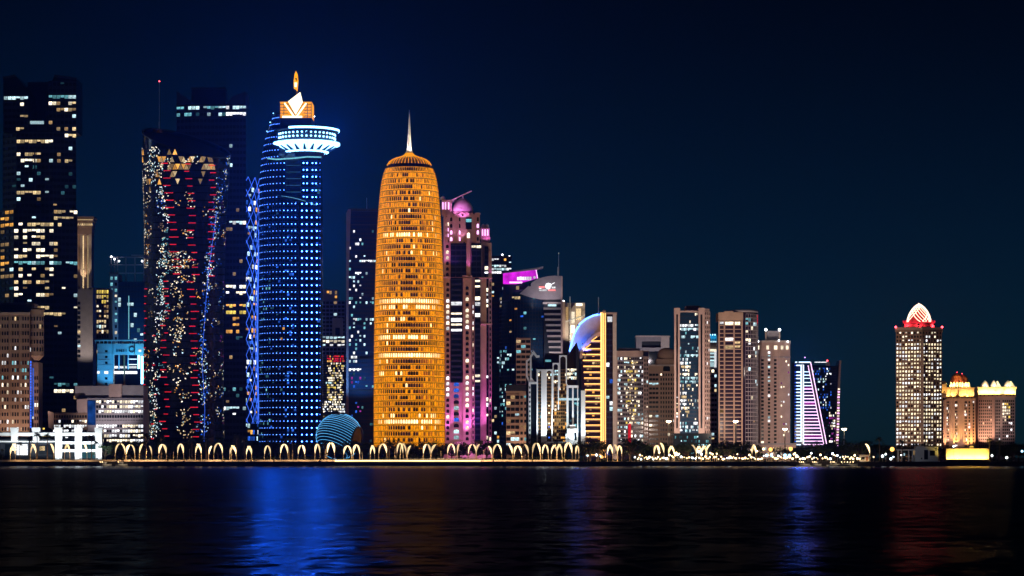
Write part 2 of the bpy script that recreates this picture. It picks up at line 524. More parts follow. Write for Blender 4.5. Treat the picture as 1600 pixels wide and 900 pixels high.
# ------------------------------------------------------------------ water, ground, quay
def water_material():
    m, n, l, out = newmat('sea_water')
    g = n.new('ShaderNodeBsdfGlossy'); g.distribution = 'GGX'
    g.inputs['Color'].default_value = (0.085, 0.085, 0.085, 1)      # choppy water sends only part of a low ray back up
    d = n.new('ShaderNodeBsdfDiffuse'); d.inputs['Color'].default_value = (0.002, 0.004, 0.007, 1)
    add = n.new('ShaderNodeAddShader')
    tc = n.new('ShaderNodeTexCoord')
    mp = n.new('ShaderNodeMapping'); mp.inputs['Scale'].default_value = (0.012, 0.06, 1)
    nz = n.new('ShaderNodeTexNoise'); nz.inputs['Scale'].default_value = 1.0; nz.inputs['Detail'].default_value = 6
    nz.inputs['Roughness'].default_value = 0.65
    l.new(tc.outputs['Object'], mp.inputs[0]); l.new(mp.outputs[0], nz.inputs['Vector'])
    mr = n.new('ShaderNodeMapRange')
    mr.inputs[1].default_value = 0.3; mr.inputs[2].default_value = 0.7
    mr.inputs[3].default_value = 0.16; mr.inputs[4].default_value = 0.28
    l.new(nz.outputs['Fac'], mr.inputs[0])
    # gloss colour and smoothness raised towards the quay, painting in brighter reflections
    sep = n.new('ShaderNodeSeparateXYZ'); l.new(tc.outputs['Object'], sep.inputs[0])
    shore_rough = n.new('ShaderNodeMapRange'); shore_rough.inputs[1].default_value = 1250.0; shore_rough.inputs[2].default_value = 1690.0
    shore_rough.inputs[3].default_value = 1.0; shore_rough.inputs[4].default_value = 0.28
    l.new(sep.outputs['Y'], shore_rough.inputs[0])
    mul = n.new('ShaderNodeMath'); mul.operation = 'MULTIPLY'
    l.new(mr.outputs[0], mul.inputs[0]); l.new(shore_rough.outputs[0], mul.inputs[1])
    l.new(mul.outputs[0], g.inputs['Roughness'])
    lc = n.new('ShaderNodeMapRange'); lc.inputs[1].default_value = 1250.0; lc.inputs[2].default_value = 1690.0  # stronger gloss colour near the quay, brightens the reflections
    lc.inputs[3].default_value = 0.058; lc.inputs[4].default_value = 0.35
    l.new(sep.outputs['Y'], lc.inputs[0]); l.new(lc.outputs[0], g.inputs['Color'])
    # wave slopes, as a direct normal: small wind streaks on a slow swell
    def slopes(sx, sy, detail, ax, ay):
        mq = n.new('ShaderNodeMapping'); mq.inputs['Scale'].default_value = (sx, sy, 1)
        nq = n.new('ShaderNodeTexNoise'); nq.inputs['Scale'].default_value = 1.0; nq.inputs['Detail'].default_value = detail; nq.inputs['Roughness'].default_value = 0.6
        l.new(tc.outputs['Object'], mq.inputs[0]); l.new(mq.outputs[0], nq.inputs['Vector'])
        sb = n.new('ShaderNodeVectorMath'); sb.operation = 'SUBTRACT'; sb.inputs[1].default_value = (.5, .5, .5); l.new(nq.outputs['Color'], sb.inputs[0])
        ml = n.new('ShaderNodeVectorMath'); ml.operation = 'MULTIPLY'; ml.inputs[1].default_value = (ax, ay, 0); l.new(sb.outputs[0], ml.inputs[0])
        return ml
    s1, s2 = slopes(0.42, 0.22, 5, 0.46, 0.60), slopes(0.014, 0.026, 3, 0.05, 0.22)
    ad = n.new('ShaderNodeVectorMath'); ad.operation = 'ADD'; l.new(s1.outputs[0], ad.inputs[0]); l.new(s2.outputs[0], ad.inputs[1])
    az = n.new('ShaderNodeVectorMath'); az.operation = 'ADD'; az.inputs[1].default_value = (0, 0, 1); l.new(ad.outputs[0], az.inputs[0])
    nn = n.new('ShaderNodeVectorMath'); nn.operation = 'NORMALIZE'; l.new(az.outputs[0], nn.inputs[0])
    l.new(nn.outputs[0], g.inputs['Normal'])
    l.new(g.outputs[0], add.inputs[0]); l.new(d.outputs[0], add.inputs[1])
    l.new(add.outputs[0], out.inputs[0])
water_material()
surface('ground_sand', (0.16, 0.13, 0.10), rough=0.9, scale=0.05)
surface('paving', (0.34, 0.28, 0.22), rough=0.85, scale=0.6)
surface('quay_stone', (0.10, 0.09, 0.085), rough=0.9, scale=0.8)
surface('asphalt', (0.05, 0.05, 0.052), rough=0.9, scale=0.5)

def struct(name, mb, mat):
    return mb.build(name, mat, kind='structure')
QD = 1700.0                                  # the quay edge
SQ = QD / F
def qx(px, D=QD): return (px - 800) * D / F
def qz(py, D=QD): return H + (YH - py) * D / F
w = MB(); w.face([(-7000, -400, 0), (7000, -400, 0), (7000, QD + 1, 0), (-7000, QD + 1, 0)])
struct('sea_water', w, 'sea_water')
g = MB(); g.face([(-8000, QD + 60, G - 0.05), (8000, QD + 60, G - 0.05), (8000, 5200, G - 0.05), (-8000, 5200, G - 0.05)])
g.face([(-8000, QD + 3, G - 0.05), (-7000, QD + 3, G - 0.05), (-7000, QD + 60, G - 0.05), (-8000, QD + 60, G - 0.05)])
struct('ground', g, 'ground_sand')
pv = MB(); pv.face([(-7000, QD + 0.9, G), (7000, QD + 0.9, G), (7000, QD + 60, G), (-7000, QD + 60, G)])
struct('pavement', pv, 'paving')
rd = MB(); rd.face([(-7000, QD + 26, G + .006), (7000, QD + 26, G + .006), (7000, QD + 38, G + .006), (-7000, QD + 38, G + .006)])
struct('road', rd, 'asphalt')
# quay wall: each precast block with its own joint, coping on top
quay = link('quay_wall', None); quay.location = (0, QD, 0); tag(quay, 'long dark stone quay wall between the water and the promenade', 'quay wall')
body = MB(); body.box(-3000, 3000, 0.25, 1.0, -3, G - 0.5)
body.build('wall', 'quay_stone', quay)
bw = 5.2
blk = MB(); blk.box(-bw / 2 + .06, bw / 2 - .06, 0, 0.3, -1.0, G - 0.55); blkm = blk.mesh('quay_block', 'quay_stone')
cop = MB(); cop.box(-bw / 2 + .04, bw / 2 - .04, -0.2, 1.0, G - 0.5, G + 0.1); copm = cop.mesh('coping_stone', 'quay_stone')
for k in range(-68, 69):
    o = link('block', blkm, quay); o.location = (k * bw, random.uniform(-.06, .06), 0)
    o = link('coping_stone', copm, quay); o.location = (k * bw, random.uniform(-.03, .03), random.uniform(-.03, .03))

# low parapet behind the lamps, lit by them
par = link('parapet_wall', None); par.location = (0, QD + 17, G); tag(par, 'low pale parapet wall along the promenade behind the arched lamps', 'wall')
for k, (a, b_) in enumerate([(i, min(i + 22, 904)) for i in range(-6, 904, 22)]):
    pm = MB(); pm.box(qx(a, QD + 17) + .05, qx(b_, QD + 17) - .05, 0, 0.35, 0, 1.25 + 0.05 * (k % 2))
    pm.build('panel', 'stone_pale', par)
# long lit kerb at the water
ks = link('quay_light_strip', None); ks.location = (0, QD - 0.6, 0); tag(ks, 'long straight warm white light strip along the quay edge below the orange tower', 'light strip')
m1 = MB(); m1.box(qx(522), qx(751), 0.0, 0.35, qz(723.3), qz(718.2)); m1.build('housing', 'stone_pale', ks)
emit('quay_glow', (1.0, 0.68, 0.28), 3.0, var=0, inner=0.3, scale=0.02)
for k in range(12):
    a = 523 + k * 19
    m2 = MB(); m2.box(qx(a) + .04, qx(a + 19) - .04, -0.12, -0.02, qz(721.0), qz(718.8)); m2.build('light_tube', 'quay_glow', ks)
rl = link('promenade_railing', None); rl.location = (0, QD + 9, G); tag(rl, 'thin lit handrail on posts behind the quay light strip', 'railing')
for zz in (1.1, 2.2):
    m2 = MB(); m2.tube([(qx(632, QD + 9), 0, zz), (qx(752, QD + 9), 0, zz)], 0.09, 6); m2.build('rail', 'white_paint', rl)
for k in range(21):
    m2 = MB(); m2.box(qx(632 + k * 6, QD + 9) - .06, qx(632 + k * 6, QD + 9) + .06, -.06, .06, 0, 2.2); m2.build('post', 'white_paint', rl)
# ------------------------------------------------------------------ left of the picture

# dark glass tower with two raised corner wings, at the left edge
b = Building('office_tower', 'dark glass office tower at the left edge with two raised roof corners', 'tower', 62, 1900, cap=190)
b.prism('body', 'glass_dark', [(5, 22), (26, 0), (83, 0), (119, 10), (119, 110), (5, 110)], 205)
b.prism('lower_body', 'glass_dark', [(1, 22), (22, -3), (84, -3), (121, 8), (121, 112), (1, 112)], 326)
b.front('roof_wing', 'glass_dark', [(5, 206), (5, 122), (24, 118), (45, 145), (48, 206)], 3, 60)
b.front('roof_wing', 'glass_dark', [(74, 206), (73, 147), (85, 118), (119, 123), (119, 206)], 3, 60)
b.front('roof_screen', 'panel_dark', [(44, 206), (43, 129), (80, 129), (80, 206)], 64, 110)
b.front('roof_trim', 'metal_dark', [(43, 131), (43, 128), (81, 128), (81, 131)], 62, 64)
b.front('roof_trim', 'metal_dark', [(84, 120), (85, 116.5), (120, 121.5), (120, 124.5)], 2, 3)
b.front('roof_trim', 'metal_dark', [(4, 123), (4, 120), (24, 116.5), (25, 119)], 2, 3)
W = ['warm', 'warm', 'cream', 'warm_dim']
b.rules = [(4, 46, 148, 158, .95, ['cyan', 'cool']), (74, 119, 148, 158, .95, ['cyan', 'cool']),
    (0, 28, 138, 146, .5, W), (74, 119, 158, 168, .85, W), (28, 44, 158, 168, .8, W), (88, 119, 168, 179, .85, W), (30, 43, 178, 188, .6, W),
    (28, 78, 196, 207, .5, W), (86, 119, 197, 217, .45, W), (26, 83, 214, 225, .97, ['warm', 'cream']), (26, 64, 233, 255, .8, W), (70, 82, 244, 255, .5, ['cool']),
    (84, 112, 234, 256, .5, W), (26, 64, 293, 303, .9, ['warm']), (66, 82, 255, 310, .25, ['cool', 'cyan']), (26, 66, 255, 292, .2, ['cyan_dim', 'cool']),
    (0, 16, 327, 345, .95, ['amber']), (0, 15, 345, 440, .55, ['amber', 'warm_dim', 'warm_dim']), (15, 26, 322, 355, .6, W), (83, 121, 322, 345, .6, W),
    (24, 84, 343, 402, .74, ['warm', 'cream', 'cream']), (84, 96, 350, 390, .35, W), (24, 120, 402, 412, .7, ['cyan', 'cool']),
    (24, 84, 412, 470, .55, W), (66, 96, 478, 500, .7, W), (84, 120, 450, 540, .2, ['cream', 'cool', 'warm_dim']), (60, 120, 600, 609, .8, ['cyan', 'cyan_dim']),
    (84, 116, 609, 620, .7, ['cream']), (66, 80, 650, 690, .6, ['yellow'])]
b.default = (.05, ['warm_dim', 'cyan_dim', 'cool'])
for f, n in ((Face(b, 5, 22, 26, 0), 3), (Face(b, 26, 0, 83, 0), 9), (Face(b, 83, 0, 119, 10), 6)):
    b.facade(f, 206, 326, 12, n, 'panel_dark', .48, .10, .35)
for f, n in ((Face(b, 1, 22, 22, -3), 3), (Face(b, 22, -3, 84, -3), 9), (Face(b, 84, -3, 121, 8), 6)):
    b.facade(f, 326, 716, 39, n, 'panel_dark', .48, .10, .35)
b.facade(Face(b, 6, 3, 44, 3), 148, 206, 6, 6, 'panel_dark', .48, .1, .3)
b.facade(Face(b, 76, 3, 119, 3), 126, 206, 8, 7, 'panel_dark', .48, .1, .3)
b.box('ceiling_light', 'cool', 47, 68, 189, 193.5, 1, 4)
b.box('mullion', 'metal_dark', 53.2, 55.4, 232, 296, -1.5, 0)
b.finish()

# column tower with flared lit capital
b = Building('column_tower', 'slim stone column tower with a flared lit capital, behind the dark left tower', 'tower', 131, 2150)
b.box('shaft', 'stone_tan', 119, 143, 366, 452, 2, 24)
for x0, x1 in ((118.5, 121.5), (125.5, 129), (132, 134), (138.5, 143)):
    b.box('pilaster', 'stone_pale', x0, x1, 366, 452, 0, 2.4)
b.box('light_strip', 'warm', 129.4, 130.6, 368, 450, 0.4, 1.4)
b.box('light_strip', 'warm', 136.2, 138.2, 368, 450, 0.4, 1.4)
for (h0, h1, e) in ((338, 341, 4), (341, 346, 3), (346, 355, 1.4), (355, 366, .4)):
    b.box('capital_course', 'stone_tan', 119 - e, 143 + e, h0, h1, -e, 24 + e)
for k in range(9):
    x = 118 + k * 3
    b.front('zigzag', 'warm', [(x, 353), (x + 1.5, 348), (x + 3, 353), (x + 1.5, 351)], -1.9, -1.4)
b.box('light_strip', 'warm', 117, 145, 342.5, 344, -3.4, -3)
b.front('lower_wing', 'stone_pale', [(118, 720), (118, 500), (122, 452), (145, 449), (145, 720)], 0, 30)
b.flood(131, 590, -60, 131, 500, 0, (.95, .85, .8), 42000, 70)  # added spot that lifts the dark lower wing
b.flood(131, 447, -10, 131, 400, 0, (1, .7, .4), 26000, 50)
b.flood(131, 420, -50, 131, 345, 0, (1, .75, .5), 20000, 50)
b.rules = []; b.default = (.12, ['cool', 'warm'])
b.facade(Face(b, 120, 0, 127, 0), 470, 560, 12, 1, None, .4, .4, .2, 'glass_dark')
b.rules = [(142, 150, 400, 720, .5, ['cream', 'cool'])]
b.finish()
# warm lit block
b = Building('apartment_block', 'small apartment block with most windows lit yellow, beside the column tower', 'building', 156, 2250, cap=80)
b.box('body', 'stone_brown', 143, 170, 452, None, 0, 40)
b.rules = [(143, 147, 0, 900, .5, ['cool', 'cream']), (140, 172, 0, 475, .9, ['warm', 'yellow']), (140, 172, 475, 525, .72, ['warm', 'warm_dim', 'cream'])]
b.facade(Face(b, 143, 0, 170, 0), 452, 600, 19, 7, 'stone_brown', .35, .25, .5, 'glass_dark')
b.box('parapet', 'stone_tan', 142.4, 170.6, 450, 452, -1, 41)
b.finish()
# tower being built, roof frame and lamps
b = Building('unfinished_tower', 'dark blue unfinished tower with open roof frame and work lamps', 'tower', 200, 2300, cap=60)
b.box('body', 'glass_blue', 184, 229, 440, None, 0, 60)
b.box('core', 'stone_grey', 171, 184.5, 428, None, -1, 40)
for x in (173, 178, 183, 196, 210, 224):
    b.box('frame_post', 'stone_grey', x, x + 1.3, 402, 441, 4, 6)
for y in (401, 413, 426):
    b.box('frame_beam', 'stone_grey', 170, 228, y, y + 1.6, 4, 6.4)
b.box('crane_arm', 'stone_grey', 205, 232, 398, 399.4, 2, 3.4)
b.flood(206, 545, -60, 206, 480, 0, (.15, .5, 1), 60000, 100)  # added blue spot in place of light from neighbouring buildings
b.box('light_strip', 'cyan', 200.6, 201.8, 462, 530, -.8, 0)
for x, y in ((174, 401), (179, 405), (186, 408), (222, 408)):
    b.lamp('work_lamp', 'white_lamp', x, y, 2, 1.3)
b.default = (.06, ['cyan', 'cool'])
b.facade(Face(b, 184, 0, 229, 0), 440, 600, 20, 9, 'panel_navy', .25, .1, .3)
b.rules = [(171, 185, 0, 900, .5, ['cream', 'cyan'])]
b.facade(Face(b, 171, -1, 184.5, -1), 430, 600, 18, 2, None, .5, .5, .2, 'glass_dark')
b.finish()
# blue floodlit bank building
b = Building('bank_building', 'blue floodlit building with a framed opening and round emblem', 'building', 189, 2000)
b.box('wing', 'white_paint', 152, 177, 537, None, 0, 40)
b.box('lintel', 'white_paint', 177, 209, 537, 554, -2, 30)
b.box('lintel', 'white_paint', 211, 226, 537, 554, -2, 30)
b.box('back_wall', 'glass_navy', 177, 227, 554, None, 12, 40)
b.box('roof_rail', 'white_paint', 148, 226, 531, 533, 0, 2)
for k in range(13):
    b.box('roof_post', 'white_paint', 149 + k * 6.2, 150 + k * 6.2, 533, 537.2, 0.5, 1.5)
b.box('roof_unit', 'white_paint', 190, 201, 533.5, 537.2, 3, 12)
for x in (176.6, 185, 199.4):
    b.box('column', 'white_paint', x, x + 1.6, 554, 577, -1.5, 1.5)
b.box('beam', 'ice_strip', 200, 214, 560.6, 561.6, -1, 0)
b.box('beam', 'ice_strip', 200, 214, 569, 570, -1, 0)
for x0, x1, y0, y1 in ((178, 184, 572, 575.5), (186, 198, 572, 575.5), (200, 213, 572, 575.5), (176.5, 200, 580, 584), (201, 214, 580, 584)):
    b.box('lit_shopfront', 'white', x0, x1, y0, y1, 9, 12)
b.box('light_column', 'ice_led', 215, 218.5, 555, 576, -1, 1.5)
b.box('light_column', 'ice_led', 220, 223.6, 556, 600, -1, 1.5)
b.box('red_banner', 'dome_copper', 193, 195.4, 554, 603, 2, 3)
for y in (552, 562, 570, 578):
    b.box('cornice', 'white_paint', 151.6, 177, y, y + .8, -.8, 0)
for y in (547, 556, 565, 589.5, 598):
    b.box('window', 'glass_dark', 164, 168, y, y + 3.6, -.12, 0)
for x0, x1 in ((151.8, 155.8), (163, 169)):
    b.box('window', 'white', x0, x1, 580, 584, -.14, 0)
# emblem: ring, disc and the row of dark letter strokes
c = b.X(206, -2)
mb = MB()
for k in range(24):
    a0, a1 = 2 * pi * k / 24, 2 * pi * (k + 1) / 24
    R0, R1 = 3.4 * b.s, 4.8 * b.s
    zc = b.Z(546, -2)
    mb.hexa([(c[0] + R0 * cos(a0), c[1] - .4, zc + R0 * sin(a0)), (c[0] + R1 * cos(a0), c[1] - .4, zc + R1 * sin(a0)), (c[0] + R1 * cos(a1), c[1] - .4, zc + R1 * sin(a1)), (c[0] + R0 * cos(a1), c[1] - .4, zc + R0 * sin(a1))],
            [(c[0] + R0 * cos(a0), c[1] - .02, zc + R0 * sin(a0)), (c[0] + R1 * cos(a0), c[1] - .02, zc + R1 * sin(a0)), (c[0] + R1 * cos(a1), c[1] - .02, zc + R1 * sin(a1)), (c[0] + R0 * cos(a1), c[1] - .02, zc + R0 * sin(a1))])
b.part(mb, 'emblem_ring', 'panel_navy')
for x, w_ in ((181.5, 1.0), (183.6, 1.0), (185.8, .8), (188.8, 1.6), (191.6, 1.0), (193.2, 1.0), (196.4, 1.0)):
    b.box('letter', 'panel_navy', x, x + w_, 546, 550, -2.7, -2)
b.box('letter', 'panel_navy', 185.8, 188.8, 547.6, 548.6, -2.7, -2)
b.box('letter', 'white', 216.5, 220.5, 546.5, 549.5, -2.6, -2)
b.flood(165, 606, -40, 172, 560, 0, (0.05, 0.45, 1.0), 26000, 90)
b.flood(205, 606, -40, 205, 545, 0, (0.03, 0.45, 1.0), 52000, 70)
b.flood(219, 604, -30, 219, 545, 0, (0.05, 0.65, 1.0), 42000, 40)
b.finish()
# brown stone block with round turret
b = Building('stone_office', 'brown stone block with round turret and blue light strip, at the left edge', 'building', 30, 1800, cap=150)
b.box('body', 'stone_brown', -14, 46, 490, None, 0, 60)
b.box('attic', 'stone_brown', -14, 50, 475, 490, 12, 56)
b.box('cornice', 'stone_tan', -14, 47, 488, 491, -2, 2)
b.box('cornice', 'stone_tan', -14, 51, 473, 476, 10, 57)
b.box('side_wing', 'stone_brown', 46, 60, 566, None, 14, 50)
b.lathe('turret', 'stone_brown', 58, 10, [(10.6, 556), (10.6, 486), (11.6, 486), (11.6, 484), (8, 482), (0.1, 481)], 24, False)
b.lathe('turret_corbel', 'stone_brown', 58, 10, [(4, 563), (10.4, 556)], 24, False)
for k in range(24): b.box('light_strip', 'blue_strip', 47.2, 48.6, 564 + k * 4.4, 567.4 + k * 4.4, 6, 8)
b.box('light_strip', 'blue_room', 51, 52.4, 575, 650, 13, 14)
b.rules = [(-20, 70, 480, 535, .02, ['warm']), (-20, 70, 535, 560, .10, ['white', 'warm']), (-20, 70, 560, 600, .3, ['cool', 'white', 'cyan']), (-20, 70, 600, 720, .25, ['white', 'cream'])]
fc = Face(b, -14, 0, 46, 0)
b.facade(fc, 492, 676, 16, 15, None, .48, .42, .3, 'glass_dark', shape='arch')
b.facade(Round(b, 58, 10, 10.6, -75, 75), 492, 552, 5, 6, None, .5, .45, .3, 'glass_dark')
b.facade(Face(b, 50, 14, 60, 14), 585, 680, 9, 3, None, .45, .4, .3, 'glass_dark')
for i in range(3):
    b.box('pilaster', 'stone_brown', -2 + i * 16, 0.5 + i * 16, 491, 676, -1.4, 0)
b.flood(20, 716, -60, 20, 560, 0, (1, .72, .58), 90000, 100)
b.flood(60, 690, -50, 58, 530, 0, (1, .72, .58), 40000, 60)
b.finish()
# grey podium
b = Building('podium_building', 'low grey stepped building with rows of white lit windows', 'building', 160, 1795, cap=120)
b.box('body', 'stone_grey', 119, 224, 622, None, 6, 70)
b.box('roof_block', 'stone_grey', 117, 170, 603, 622, 12, 60)
b.box('roof_block', 'stone_rose', 170, 190, 600, 622, 8, 60)
b.box('roof_block', 'stone_grey', 190, 224, 602, 622, 12, 60)
b.box('front_block', 'stone_brown', 83, 136, 645, None, 0, 50)
b.front('slanted_wall', 'stone_rose', [(75, 642), (84, 645), (84, 672), (76, 668)], -2, 1)
b.front('slanted_wall', 'stone_rose', [(120, 624), (136, 623), (136, 668), (131, 668), (120, 640)], 1, 4)
b.flood(165, 684, -70, 170, 612, 8, (.95, .84, .88), 60000, 90)  # added spot that brightens the dark roof blocks
b.box('blue_panel', 'blue_panel', 137, 149, 626, 664, 4.5, 6)
b.box('string_course', 'stone_grey', 150, 224, 657, 662, 4.6, 6)
b.rules = [(150, 224, 620, 645, .82, ['white', 'cream']), (150, 224, 645, 664, 0, ['white']), (150, 224, 664, 690, .8, ['white', 'cream']), (80, 140, 652, 662, .5, ['white', 'cream']), (80, 140, 662, 676, .85, ['white'])]
b.default = (0, ['white'])
b.facade(Face(b, 150, 6, 224, 6), 624, 700, 10, 18, 'stone_grey', .42, .16, .5, 'glass_dark')
b.facade(Face(b, 83, 0, 136, 0), 647, 700, 7, 13, 'stone_brown', .45, .2, .4, 'glass_dark')
b.finish()
# white floodlit pavilion with flared piers
b = Building('white_pavilion', 'white floodlit low building with flared square piers on the waterfront', 'building', 80, 1748)
def pier(x, w0, w1, ytop, ybot):
    b.front('pier', 'white_paint', [(x - w0, ybot), (x - w0, ytop + 11), (x - w1, ytop + 2), (x - w1, ytop), (x + w1, ytop), (x + w1, ytop + 2), (x + w0, ytop + 11), (x + w0, ybot)], -3, 6)
for x in (22, 56):
    pier(x, 4.6, 6.4, 668, 690)
for x in (91, 122, 154):
    pier(x, 5.0, 6.2, 668, 720)
for y0, y1 in ((676, 681), (690, 694), (702, 706)):
    b.box('floor_beam', 'white_paint', 86, 158, y0, y1, -1, 4)
b.box('floor_beam', 'white_paint', -20, 86, 676, 681, 0, 4)
b.box('floor_beam', 'white_paint', -20, 86, 689, 691, 0, 4)
b.box('back_wall', 'panel_dark', -20, 158, 682, None, 12, 30)
b.box('roof_slab', 'metal_dark', -20, 156, 674.5, 676, 2, 30)
for x0, x1, y0, y1, m in ((96, 117, 694.5, 701.5, 'glass_dark'), (127, 149, 694.5, 701.5, 'cyan_dim'), (96, 117, 707, 716, 'glass_dark'), (127, 149, 707, 716, 'cyan_dim'), (26, 43, 694, 711, 'white'), (19, 25, 693, 704, 'cream'), (60, 84, 695, 710, 'glass_dark'), (62, 70, 697, 704, 'warm'), (102, 106, 682.5, 684.5, 'white'), (8, 18, 694, 715, 'glass_dark')):
    b.box('window', m, x0, x1, y0, y1, 11, 12)
for x in (91, 122, 154):
    b.flood(x + (3 if x < 150 else -2), 716, -38, x, 690, 0, (.86, .96, 1), 26000, 80)
b.flood(107, 716, -38, 106, 690, 0, (.86, .96, 1), 18000, 95)
b.flood(139, 716, -38, 139, 690, 0, (.86, .96, 1), 18000, 95)
b.flood(22, 716, -38, 22, 680, 0, (.86, .96, 1), 26000, 90)
b.flood(56, 716, -38, 56, 680, 0, (.86, .96, 1), 26000, 90)
b.flood(40, 716, -38, 40, 680, 0, (.86, .96, 1), 8000, 100)
b.finish()
# ------------------------------------------------------------------ twisted dark tower with red dashes
b = Building('twisted_tower', 'dark curved tower with slanted round top, triangular panels and red light dashes', 'tower', 288, 1820, cap=300, minpx=3)
def interp(tab, y):
    if y <= tab[0][0]: return tab[0][1]
    for (y0, v0), (y1, v1) in zip(tab, tab[1:]):
        if y <= y1:
            return v0 + (v1 - v0) * (y - y0) / (y1 - y0)
    return tab[-1][1]
CX = [(200, 292), (240, 291.5), (350, 289.5), (480, 288), (600, 287), (720, 287)]
RR = [(200, 70), (240, 69.5), (350, 64), (480, 62), (600, 63), (720, 64)]
DC = 70.0
def ytop9(a): return 224 + 20 * sin(a) + 12 * cos(a)
def p9(a, y, out=0.0):
    c, r = interp(CX, y), interp(RR, y)
    cx, cy = b.X(c, DC)
    rr = r * b.s + out
    return (cx + rr * sin(a), cy - rr * cos(a), b.Z(y, DC - r * cos(a) * .9))
N9 = 72
core = MB(); rows = [720, 690, 640, 590, 540, 480, 420, 350, 290, 255]
for y in rows:
    for i in range(N9):
        core.v.append(p9(2 * pi * i / N9, y))
for i in range(N9):
    a = 2 * pi * i / N9; core.v.append(p9(a, ytop9(a)))
for j in range(len(rows)):
    for i in range(N9):
        i2 = (i + 1) % N9
        core.f.append((j * N9 + i, j * N9 + i2, (j + 1) * N9 + i2, (j + 1) * N9 + i)); core.m.append(0)
core.build('shell', 'glass_dark', b.root, smooth=True)
roof = MB(); roof.face([p9(2 * pi * i / N9, ytop9(2 * pi * i / N9) + 6, -0.4) for i in range(N9)]); roof.build('sloping_roof', 'panel_dark', b.root)
rim = MB()
for i in range(N9):
    a0, a1 = 2 * pi * i / N9, 2 * pi * (i + 1) / N9
    rim.hexa([p9(a0, ytop9(a0) + 1, .5), p9(a1, ytop9(a1) + 1, .5), p9(a1, ytop9(a1) - 1, .5), p9(a0, ytop9(a0) - 1, .5)],
             [p9(a0, ytop9(a0) + 1, -.5), p9(a1, ytop9(a1) + 1, -.5), p9(a1, ytop9(a1) - 1, -.5), p9(a0, ytop9(a0) - 1, -.5)])
rim.build('roof_rim', 'metal_dark', b.root)
def asin9(x, y):
    return math.asin(max(-1, min(1, (x - interp(CX, y)) / interp(RR, y))))
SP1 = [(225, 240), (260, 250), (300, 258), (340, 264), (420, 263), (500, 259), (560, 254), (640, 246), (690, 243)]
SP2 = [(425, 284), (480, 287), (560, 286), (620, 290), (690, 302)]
BL = [(240, 358), (330, 343), (410, 333), (475, 327), (565, 322), (640, 326), (690, 325)]
tri = {k: MB() for k in ('panel_dark', 'amber', 'cream', 'white', 'cool', 'blue_room', 'warm', 'warm_dim', 'magenta_room', 'metal_dark', 'cyan')}
first = []
RH = 11.6; TW = 8.6 / 65
rng = random.Random(3)
y = 238.0; row = 0
while y < 690:
    na = int(2 * pi / TW)
    for j in range(-na // 4 - 2, na // 4 + 3):
        for up in (0, 1):
            a = (j + .5 * up + .5 * (row % 2)) * TW
            if abs(a) > 1.65 or ytop9(a) + 3 > y: continue
            x = interp(CX, y) + interp(RR, y) * sin(a)
            ca, yy = a, y
            # brightness map: two columns of glowing flecks in place of reflected lights, upper gold triangles, scattered rooms
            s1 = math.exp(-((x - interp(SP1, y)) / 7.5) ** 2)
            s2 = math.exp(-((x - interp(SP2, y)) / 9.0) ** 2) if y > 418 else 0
            s3 = math.exp(-((x - interp(BL, y)) / 4.0) ** 2)
            s4 = .6 if (y < 262 and 255 < x < 340) else .26 if (y < 290 and 262 < x < 335) else .035
            if 425 < y < 440 and 262 < x < 312: s4 = .35
            if 400 < y < 420 and 255 < x < 312: s4 = .8
            s5 = .38 if x < 240 and y < 420 else 0
            r_ = rng.random(); m = None
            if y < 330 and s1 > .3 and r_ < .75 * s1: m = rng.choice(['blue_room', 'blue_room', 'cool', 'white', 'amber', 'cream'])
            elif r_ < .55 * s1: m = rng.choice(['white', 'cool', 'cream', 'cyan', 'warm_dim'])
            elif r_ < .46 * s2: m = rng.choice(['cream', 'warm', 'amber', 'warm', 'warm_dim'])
            elif r_ < .8 * s3: m = rng.choice(['blue_room', 'blue_room', 'blue_room', 'cool'])
            elif r_ < s4: m = rng.choice(['amber', 'warm', 'warm_dim', 'warm_dim', 'cream'])
            elif r_ < s5: m = rng.choice(['amber', 'warm_dim', 'cream'])
            elif r_ < .09 and x > 335: m = rng.choice(['magenta_room', 'blue_room'])
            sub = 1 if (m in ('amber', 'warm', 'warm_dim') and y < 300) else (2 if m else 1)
            hh = RH * .84
            def T(cx_, cy_, w_, h_, mm, flip):
                yb, yt = cy_ + h_ / 2, cy_ - h_ / 2
                pr = [(cx_ - w_ / 2, yb), (cx_ + w_ / 2, yb), (cx_, yt)] if not flip else [(cx_, yb), (cx_ + w_ / 2, yt), (cx_ - w_ / 2, yt)]
                mbx = tri[mm]
                k = len(mbx.v)
                mbx.v += [p9(q[0], q[1], .35) for q in pr] + [p9(q[0], q[1], .02) for q in pr]
                for q in ((0, 1, 2), (0, 3, 4, 1), (1, 4, 5, 2), (2, 5, 3, 0)):
                    mbx.f.append(tuple(k + t for t in q)); mbx.m.append(0)
            if m is None:
                T(a, y, TW * .86, hh, 'panel_dark' if rng.random() < .9 else 'metal_dark', up)
            elif sub == 1:
                T(a, y, TW * .80, hh * .9, m, up)
            else:
                T(a, y, TW * .86, hh, 'panel_dark', up)
                for _ in range(7):  # glowing flecks imitate glitter reflected in the glass
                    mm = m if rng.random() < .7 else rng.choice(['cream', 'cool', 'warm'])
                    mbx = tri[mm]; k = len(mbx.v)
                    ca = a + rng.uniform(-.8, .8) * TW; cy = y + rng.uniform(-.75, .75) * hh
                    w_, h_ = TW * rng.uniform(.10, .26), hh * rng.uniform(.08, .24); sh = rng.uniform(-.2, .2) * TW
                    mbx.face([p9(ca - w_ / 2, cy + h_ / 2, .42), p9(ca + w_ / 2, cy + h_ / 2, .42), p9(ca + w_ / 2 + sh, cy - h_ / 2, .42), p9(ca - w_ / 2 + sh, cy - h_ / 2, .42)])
    y += RH; row += 1
